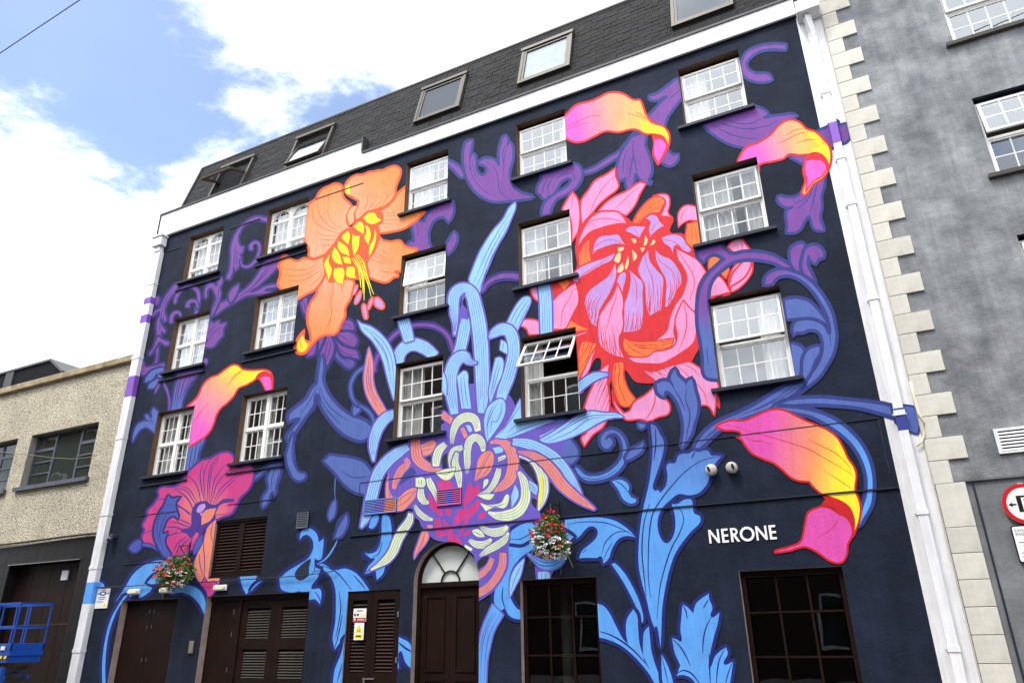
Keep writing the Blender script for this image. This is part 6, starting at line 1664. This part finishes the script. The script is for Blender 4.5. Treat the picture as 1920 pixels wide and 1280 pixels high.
# ------------------------------------------------------------------ small fixtures on the mural wall
def wall_light(x, z, lab):
    o = empty('wall_light', (x, 12.0, z), lab, 'light', 'bulkhead lights above the doors')
    MB().box(x-0.17, x+0.17, 11.955, 11.9905, z-0.06, z+0.06).build('base', UPVC, o, bevel=0.008)
    MB().prism([(x-0.15, z-0.05), (x+0.15, z-0.05), (x+0.16, z+0.02), (x+0.13, z+0.05), (x-0.13, z+0.05), (x-0.16, z+0.02)], 11.88, 11.954).build('diffuser', mat('cream_diffuser', rgb(226, 222, 204), 0.4), o, bevel=0.012)
wall_light(-16.05, 2.68, 'small cream bulkhead light over the flush door nearest the corner pipe')
wall_light(-14.95, 2.67, 'small cream bulkhead light between the alarm door and the hanging basket')
wall_light(-13.22, 2.66, 'small cream bulkhead light above the louvred double doors')
o = empty('security_camera', (-17.2, 12.0, 4.0), 'small dark dome security camera beside the white corner pipe', 'camera')
MB().box(-17.27, -17.10, 11.86, 11.9905, 3.99, 4.08).build('bracket', mat('camera_grey', rgb(50, 50, 64), 0.5), o, bevel=0.01)
q = MB(); q.tube([(-17.19, 11.88, 3.995), (-17.19, 11.88, 3.94), (-17.19, 11.88, 3.90), (-17.19, 11.88, 3.87)], [0.085, 0.085, 0.065, 0.03], 14); q.build('dome', mat('camera_dome', rgb(40, 48, 72), 0.25), o, smooth=True)
o = empty('door_keypad', (-13.87, 12.0, 1.36), 'grey door entry keypad between the flush door and louvred doors', 'keypad')
MB().box(-13.95, -13.82, 11.955, 11.9905, 1.33, 1.58).build('body', mat('keypad_grey', rgb(120, 116, 104), 0.45), o, bevel=0.008); MB().box(-13.90, -13.87, 11.945, 11.954, 1.37, 1.40).build('button', METAL, o)
for x, lab in ((-2.27, 'round white domed vent cowl touching the painted blue acanthus leaf'), (-1.94, 'round white domed vent cowl on bare navy wall beside the magenta calla')):
    o = empty('vent_cowl', (x, 12.0, 4.07), lab, 'vent', 'pair of vent cowls above the lettering')
    q = MB(); q.tube([(x, 11.9905, 4.075), (x, 11.90, 4.075), (x, 11.87, 4.075), (x, 11.85, 4.075)], [0.09, 0.095, 0.085, 0.06], 18); q.build('cowl', mat('cowl_white', rgb(176, 174, 168), 0.4), o, smooth=True)
    sg = -1 if x < -2.1 else 1
    MB().prism([(x+sg*0.03+0.022*math.cos(2*math.pi*k/12)-0.012*math.sin(2*math.pi*k/12), 4.075+0.05*math.sin(2*math.pi*k/12)) for k in range(12)], 11.842, 11.8495).build('opening', DARK, o)
o = empty('alarm_sign', (-17.2, 11.98, 2.35), 'white alarm company sign with blue oval logo and yellow warning triangle', 'sign')
MB().box(-17.43, -16.97, 11.975, 11.9905, 2.34, 2.79).build('sign_plate', SW_, o)
q = MB(); q.prism([(-17.20+0.13*math.cos(2*math.pi*k/24), 2.68+0.05*math.sin(2*math.pi*k/24)) for k in range(24)], 11.972, 11.9748); 
for i in range(3): q.prism([(-17.41+0.03*i, 2.655), (-17.395+0.03*i, 2.655), (-17.385+0.03*i, 2.70), (-17.40+0.03*i, 2.70)], 11.9725, 11.9748); q.prism([(-17.055+0.03*i, 2.655), (-17.04+0.03*i, 2.655), (-17.03+0.03*i, 2.70), (-17.045+0.03*i, 2.70)], 11.9725, 11.9748)
q.build('logo', SB, o)
MB().prism([(-17.20+0.07*math.cos(2*math.pi*k/20), 2.68+0.022*math.sin(2*math.pi*k/20)) for k in range(20)], 11.970, 11.9718).build('logo_inset', SW_, o)
q = MB(); q.box(-17.36, -17.06, 11.973, 11.9748, 2.585, 2.60, 0); q.box(-17.32, -17.10, 11.973, 11.9748, 2.545, 2.56); q.box(-17.38, -17.14, 11.973, 11.9748, 2.50, 2.507); q.box(-17.38, -17.16, 11.973, 11.9748, 2.475, 2.482); q.build('small_print', SB, o)
MB().prism([(-17.13, 2.375), (-17.01, 2.375), (-17.07, 2.475)], 11.973, 11.9748).build('warning_triangle', SY, o)
MB().box(-17.27, -17.12, 11.9735, 11.9748, 2.755, 2.775).build('red_strip', SR, o)
# notices on the louvred shutter doors
o = empty('safety_notice', (-9.36, 12.01, 1.89), 'white safety notice with red bottom band on the louvred shutter', 'sign')
MB().box(-9.52, -9.21, 11.99, 12.0, 1.885, 2.125).build('sign_plate', SW_, o); MB().box(-9.515, -9.215, 11.987, 11.9895, 1.89, 1.955).build('red_band', SR, o)
q = MB()
for i, c_ in enumerate((-9.475, -9.405)): q.prism(disc(c_, 2.01, 0.024, 14), 11.987, 11.9895)
q.build('round_symbol', SK, o)
q = MB()
for c_ in (-9.33, -9.255): q.prism([(c_-0.028, 1.985), (c_+0.028, 1.985), (c_, 2.035)], 11.987, 11.9895)
q.build('warning_triangle', SY, o)
MB().box(-9.43, -9.30, 11.987, 11.9895, 2.075, 2.09).build('small_print', SK, o); MB().box(-9.41, -9.24, 11.985, 11.9868, 1.925, 1.932).box(-9.41, -9.24, 11.985, 11.9868, 1.905, 1.912).prism(disc(-9.475, 1.922, 0.02, 12), 11.985, 11.9868).build('band_print', SW_, o)
o = empty('explosion_notice', (-9.36, 12.01, 1.56), 'white notice with yellow EX warning triangle on the louvred shutter', 'sign')
MB().box(-9.475, -9.245, 11.99, 12.0, 1.555, 1.865).build('sign_plate', SW_, o); MB().prism([(-9.445, 1.69), (-9.275, 1.69), (-9.36, 1.835)], 11.987, 11.9895).build('warning_triangle', SY, o)
MB().box(-9.455, -9.265, 11.987, 11.9895, 1.59, 1.655).build('yellow_band', SY, o)
text_mesh('EX', 0.065, SK, 'sign_text', o, (-9.36, 11.9865, 1.70), align='CENTER'); MB().box(-9.42, -9.30, 11.985, 11.9868, 1.61, 1.635).build('band_print', SK, o)
# ------------------------------------------------------------------ cables
def cable(name, pts, r, lab, mt=BLACKM, cat='cable'):
    o = MB().tube(pts, r, 6).build(name, mt, None, smooth=True); return tag(o, lab, cat)
def pc(lst, Y=11.93): return [(px(a, b, Y)[0], Y, px(a, b, Y)[1]) for a, b in lst]
cable('wall_cable', pc([(168, 1101), (230, 1099), (330, 1092), (400, 1090), (470, 1085), (560, 1079), (610, 1073), (628, 1069)]), 0.011, 'thin dark cable clipped across the mural wall above the doors')
cable('overhead_wire', [(-60, 6, 8.9), (px(0, 100, 6)[0], 6, px(0, 100, 6)[1]), (px(75, 50, 6)[0], 6, px(75, 50, 6)[1]), (px(150, 0, 6)[0], 6, px(150, 0, 6)[1]), (20, 6, 17.6)], 0.011, 'dark overhead wire crossing the blue sky', mat('wire_grey', rgb(40, 40, 60), 0.6))
cable('sagging_wire', pc([(-60, 838), (0, 846), (60, 853), (100, 858), (135, 860), (165, 857), (182, 853)], 11.86), 0.009, 'thin grey wire sagging across the steel framed window', mat('wire_light', rgb(120, 116, 104), 0.6))
cable('cable_bundle', pc([(-60, 1029), (0, 1021), (60, 1014), (110, 1007), (160, 1001), (186, 999)], 11.97), 0.028, 'thick cable bundle running under the pebble dashed wall')
cable('grey_cable', pc([(-60, 1035), (0, 1027), (60, 1019), (110, 1012), (165, 1004)], 11.93), 0.016, 'pale grey cable below the thicker bundle on the neighbour wall', MATS['wire_light'])
# ------------------------------------------------------------------ hanging baskets
LEAF = mat('basket_leaf', rgb(100, 128, 44), 0.6, 0.4, 9, col2=rgb(58, 86, 28)); LEAF2 = mat('basket_leaf_grey', rgb(96, 96, 58), 0.6, 0.3, 9)
REDF = mat('red_petal', rgb(214, 26, 34), 0.5, 0.2, 9); WHF = mat('white_petal', rgb(236, 236, 240), 0.5, 0.05, 9); PKF = mat('coral_petal', rgb(240, 130, 90), 0.5, 0.1, 9)
def basket(c, rx, rz, lab, nleaf, wh_side, seed):
    R_ = random.Random(seed)
    o = empty('hanging_basket', (c[0], c[1], c[2]-rz), lab, 'hanging basket', 'hanging baskets on the mural wall')
    q = MB(); n = 14
    prof = [(0.01, -0.24), (0.1, -0.22), (0.16, -0.14), (0.19, -0.05), (0.2, -0.02)]
    q.tube([(c[0], c[1], c[2]+z_) for _, z_ in prof], [r_ for r_, _ in prof], n); q.build('bowl', BLACKM, o, smooth=True)
    q = MB(); q.tube([(c[0], 11.985, c[2]+0.62), (c[0], c[1]+0.02, c[2]+0.58), (c[0], c[1], c[2]+0.5)], 0.012, 6); q.tube([(c[0], 11.985, c[2]+0.30), (c[0], (c[1]+12)/2, c[2]+0.45), (c[0], c[1]+0.05, c[2]+0.57)], 0.009, 6)
    q.box(c[0]-0.02, c[0]+0.02, 11.975, 11.9905, c[2]+0.2, c[2]+0.7)
    q.tube([(c[0]+0.05*math.cos(a)+0.0, 11.9, c[2]+0.52+0.05*math.sin(a)) for a in [i*0.6 for i in range(11)]], 0.007, 5)
    for k in range(3):
        a = 2*math.pi*k/3+0.4; q.tube([(c[0], c[1], c[2]+0.5), (c[0]+0.19*math.cos(a), c[1]+0.19*math.sin(a), c[2]-0.02)], 0.005, 5)
    q.build('bracket', BLACKM, o)
    lob = [(Vector((R_.gauss(0, 1), R_.gauss(0, 1), R_.gauss(0, 1))).normalized(), R_.uniform(-0.25, 0.3)) for _ in range(9)]
    def pos(k=None):
        p = Vector((R_.gauss(0, 1), R_.gauss(0, 1), R_.gauss(0, 1))).normalized()
        rad = 0.86 + sum(w_ * max(0.0, p.dot(v_))**4 for v_, w_ in lob)      # lumpy outline
        rad *= (R_.uniform(0.35, 1.0) ** 0.6) * R_.uniform(0.9, 1.12) if k is None else k * R_.uniform(0.92, 1.12)
        return Vector((c[0]+p.x*rx*rad, c[1]+p.y*rx*0.75*rad, c[2]+0.02+p.z*rz*rad - 0.08*p.x*p.x))
    q = MB()
    for i in range(nleaf):
        p = pos(); s = R_.uniform(0.02, 0.055); Rm = Euler((R_.uniform(-1.2, 1.2), R_.uniform(-1, 1), R_.uniform(0, 6.3))).to_matrix()
        pts = [Vector((-s, 0, 0)), Vector((0, -s*0.5, s*0.15)), Vector((s, 0, 0)), Vector((0, s*0.5, s*0.15))]
        q.quad([p + Rm @ v for v in pts], 0 if R_.random() < 0.75 else 1)
    for i in range(26):
        p = pos(); d = Vector((R_.uniform(-0.25, 0.25), R_.uniform(-0.1, 0.1), R_.uniform(-0.3, 0.25)))
        q.tube([p, p+d*0.6, p+d+Vector((0, 0, -0.08))], 0.004, 4, 0)
    tag(q.build('foliage', [LEAF, LEAF2], o), kind='stuff')
    def blooms(name, mt, n, fn, s):
        q = MB()
        for i in range(n):
            p = fn(pos(1.0))
            if p is None: continue
            for j in range(5):
                Rm = Euler((R_.uniform(0.5, 1.6), R_.uniform(-0.6, 0.6), 6.28*j/5)).to_matrix(); k = s*R_.uniform(0.7, 1.2)
                q.quad([p + Rm @ v for v in (Vector((0, 0, 0)), Vector((k, -k*0.5, 0)), Vector((k*1.4, 0, k*0.2)), Vector((k, k*0.5, 0)))])
        tag(q.build(name, mt, o), kind='stuff')
    blooms('red_blossoms', REDF, 90, lambda p: p if (p.z > c[2]+0.02 or R_.random() < 0.25) and p.y < c[1]+0.05 else None, 0.042)
    blooms('white_blossoms', WHF, 200, lambda p: p if (wh_side(p-Vector(c))) and p.y < c[1]+0.08 else None, 0.032)
    blooms('coral_blossoms', PKF, 14, lambda p: p if p.y < c[1]+0.05 else None, 0.024)
    return o
basket((-14.42, 11.66, 3.02), 0.52, 0.36, 'loose hanging basket of red and white flowers over the louvred doors', 1000, lambda d: d.x > 0.08 and d.z < 0.05, 3)
basket((-5.06, 11.62, 3.14), 0.36, 0.42, 'dense hanging basket of red and white flowers above the brown window', 1300, lambda d: d.z < 0.06 - d.x*0.4, 5)
# ------------------------------------------------------------------ scissor lift
LBLU = mat('lift_blue_paint', rgb(16, 70, 160), 0.4, 0.12, 5); LBD = mat('lift_dark_steel', rgb(30, 32, 38), 0.5, 0.2, 6); TYRE = mat('tyre_rubber', rgb(24, 24, 25), 0.85)
SL = empty('scissor_lift', (-18.7, 10.75, 0.12), 'blue scissor lift with guard rails parked before the black tiled wall', 'lift')
lx0, lx1, ly0, ly1, lz = -19.65, -17.75, 10.4, 11.15, 1.33
MB().box(lx0, lx1, ly0, ly1, lz, lz+0.10).box(lx0+0.02, lx1-0.02, ly0, ly0+0.02, lz+0.101, lz+0.25).box(lx0+0.02, lx1-0.02, ly1-0.02, ly1, lz+0.101, lz+0.25).box(lx1-0.02, lx1, ly0, ly1, lz+0.101, lz+0.25).box(lx0, lx0+0.02, ly0, ly1, lz+0.101, lz+0.25).build('platform', LBLU, SL, bevel=0.004)
def rail(a, b, zt_):
    return (a, b)
for (sx, sy) in ((lx0, ly0), (lx1, ly0), (lx0, ly1), (lx1, ly1)):
    MB().box(sx-0.025 if sx > -18.5 else sx, sx if sx > -18.5 else sx+0.025, sy if sy < 10.7 else sy-0.03, sy+0.03 if sy < 10.7 else sy, lz+0.10, lz+1.12).build('post', LBLU, SL)
for x in (-19.1, -18.65, -18.55):
    for y in (ly0, ly1-0.03): MB().box(x-0.02, x+0.02, y+0.002, y+0.028, lz+0.10, lz+1.10).build('post', LBLU, SL)
for z in (lz+0.60, lz+1.10):
    for y in (ly0, ly1-0.03): MB().box(lx0+0.026, lx1-0.026, y+0.001, y+0.029, z-0.025, z+0.025).build('guard_rail', LBLU, SL)
    for x in (lx0, lx1-0.03): MB().box(x+0.001, x+0.024, ly0+0.031, ly1-0.031, z-0.022, z+0.022).build('guard_rail', LBLU, SL)
cs = MB(); n = 24
for i in range(n):
    a = lx0 + (lx1-lx0)*i/n; b = lx0 + (lx1-lx0)*(i+1)/n
    cs.prism([(a, lz-0.06), (b, lz-0.06), (b+0.02, lz+0.0), (a+0.02, lz+0.0)], ly0-0.012, ly0-0.002, i % 2)
cs.build('hazard_strip', [SY, SK], SL)
MB().box(lx0+0.05, lx1-0.05, ly0+0.002, ly1-0.002, lz-0.14, lz-0.001).build('platform_beam', LBLU, SL)
MB().box(lx0+0.1, lx0+0.9, ly0-0.01, ly0+0.0, lz-0.13, lz-0.075).build('yellow_bar', SY, SL)
for i, z in enumerate((0.62, 0.86)):
    for y in (ly0+0.1, ly1-0.14):
        for d in (1, -1):
            L_ = 1.55; Mx = Matrix.Translation((-18.7, y+0.045*d*0.6, z+0.12)) @ Euler((0, d*0.14, 0)).to_matrix().to_4x4()
            MB().box(-L_/2, L_/2, -0.02, 0.02, -0.045, 0.045, 0, Mx).build('scissor_arm', LBLU if d > 0 else LBD, SL)
MB().box(lx0+0.1, lx1-0.1, ly0+0.06, ly1-0.06, 0.28, 0.62).build('chassis', LBLU, SL, bevel=0.01)
for x in (lx0+0.35, lx1-0.35):
    for y in (ly0+0.0, ly1-0.1):
        w_ = MB().tube([(x, y, 0.32), (x, y+0.1, 0.32)], 0.2, 20).build('wheel', TYRE, SL); MB().tube([(x, y-0.006, 0.32), (x, y+0.106, 0.32)], 0.1, 14).build('rim', LBLU, w_)
MB().box(lx1-0.32, lx1-0.18, ly0-0.03, ly0-0.013, lz+0.12, lz+0.2).build('decal', SW_, SL); MB().box(lx1-0.5, lx1-0.44, ly0-0.03, ly0-0.013, lz+0.12, lz+0.2).build('decal', SW_, SL)
MB().box(-18.2, -17.85, ly0-0.02, ly0+0.06, 0.55, 1.1).build('entry_ladder', LBLU, SL)
MB().box(-19.1, -18.8, ly0-0.06, ly0+0.0, lz+0.8, lz+1.05).build('control_box', LBD, SL)
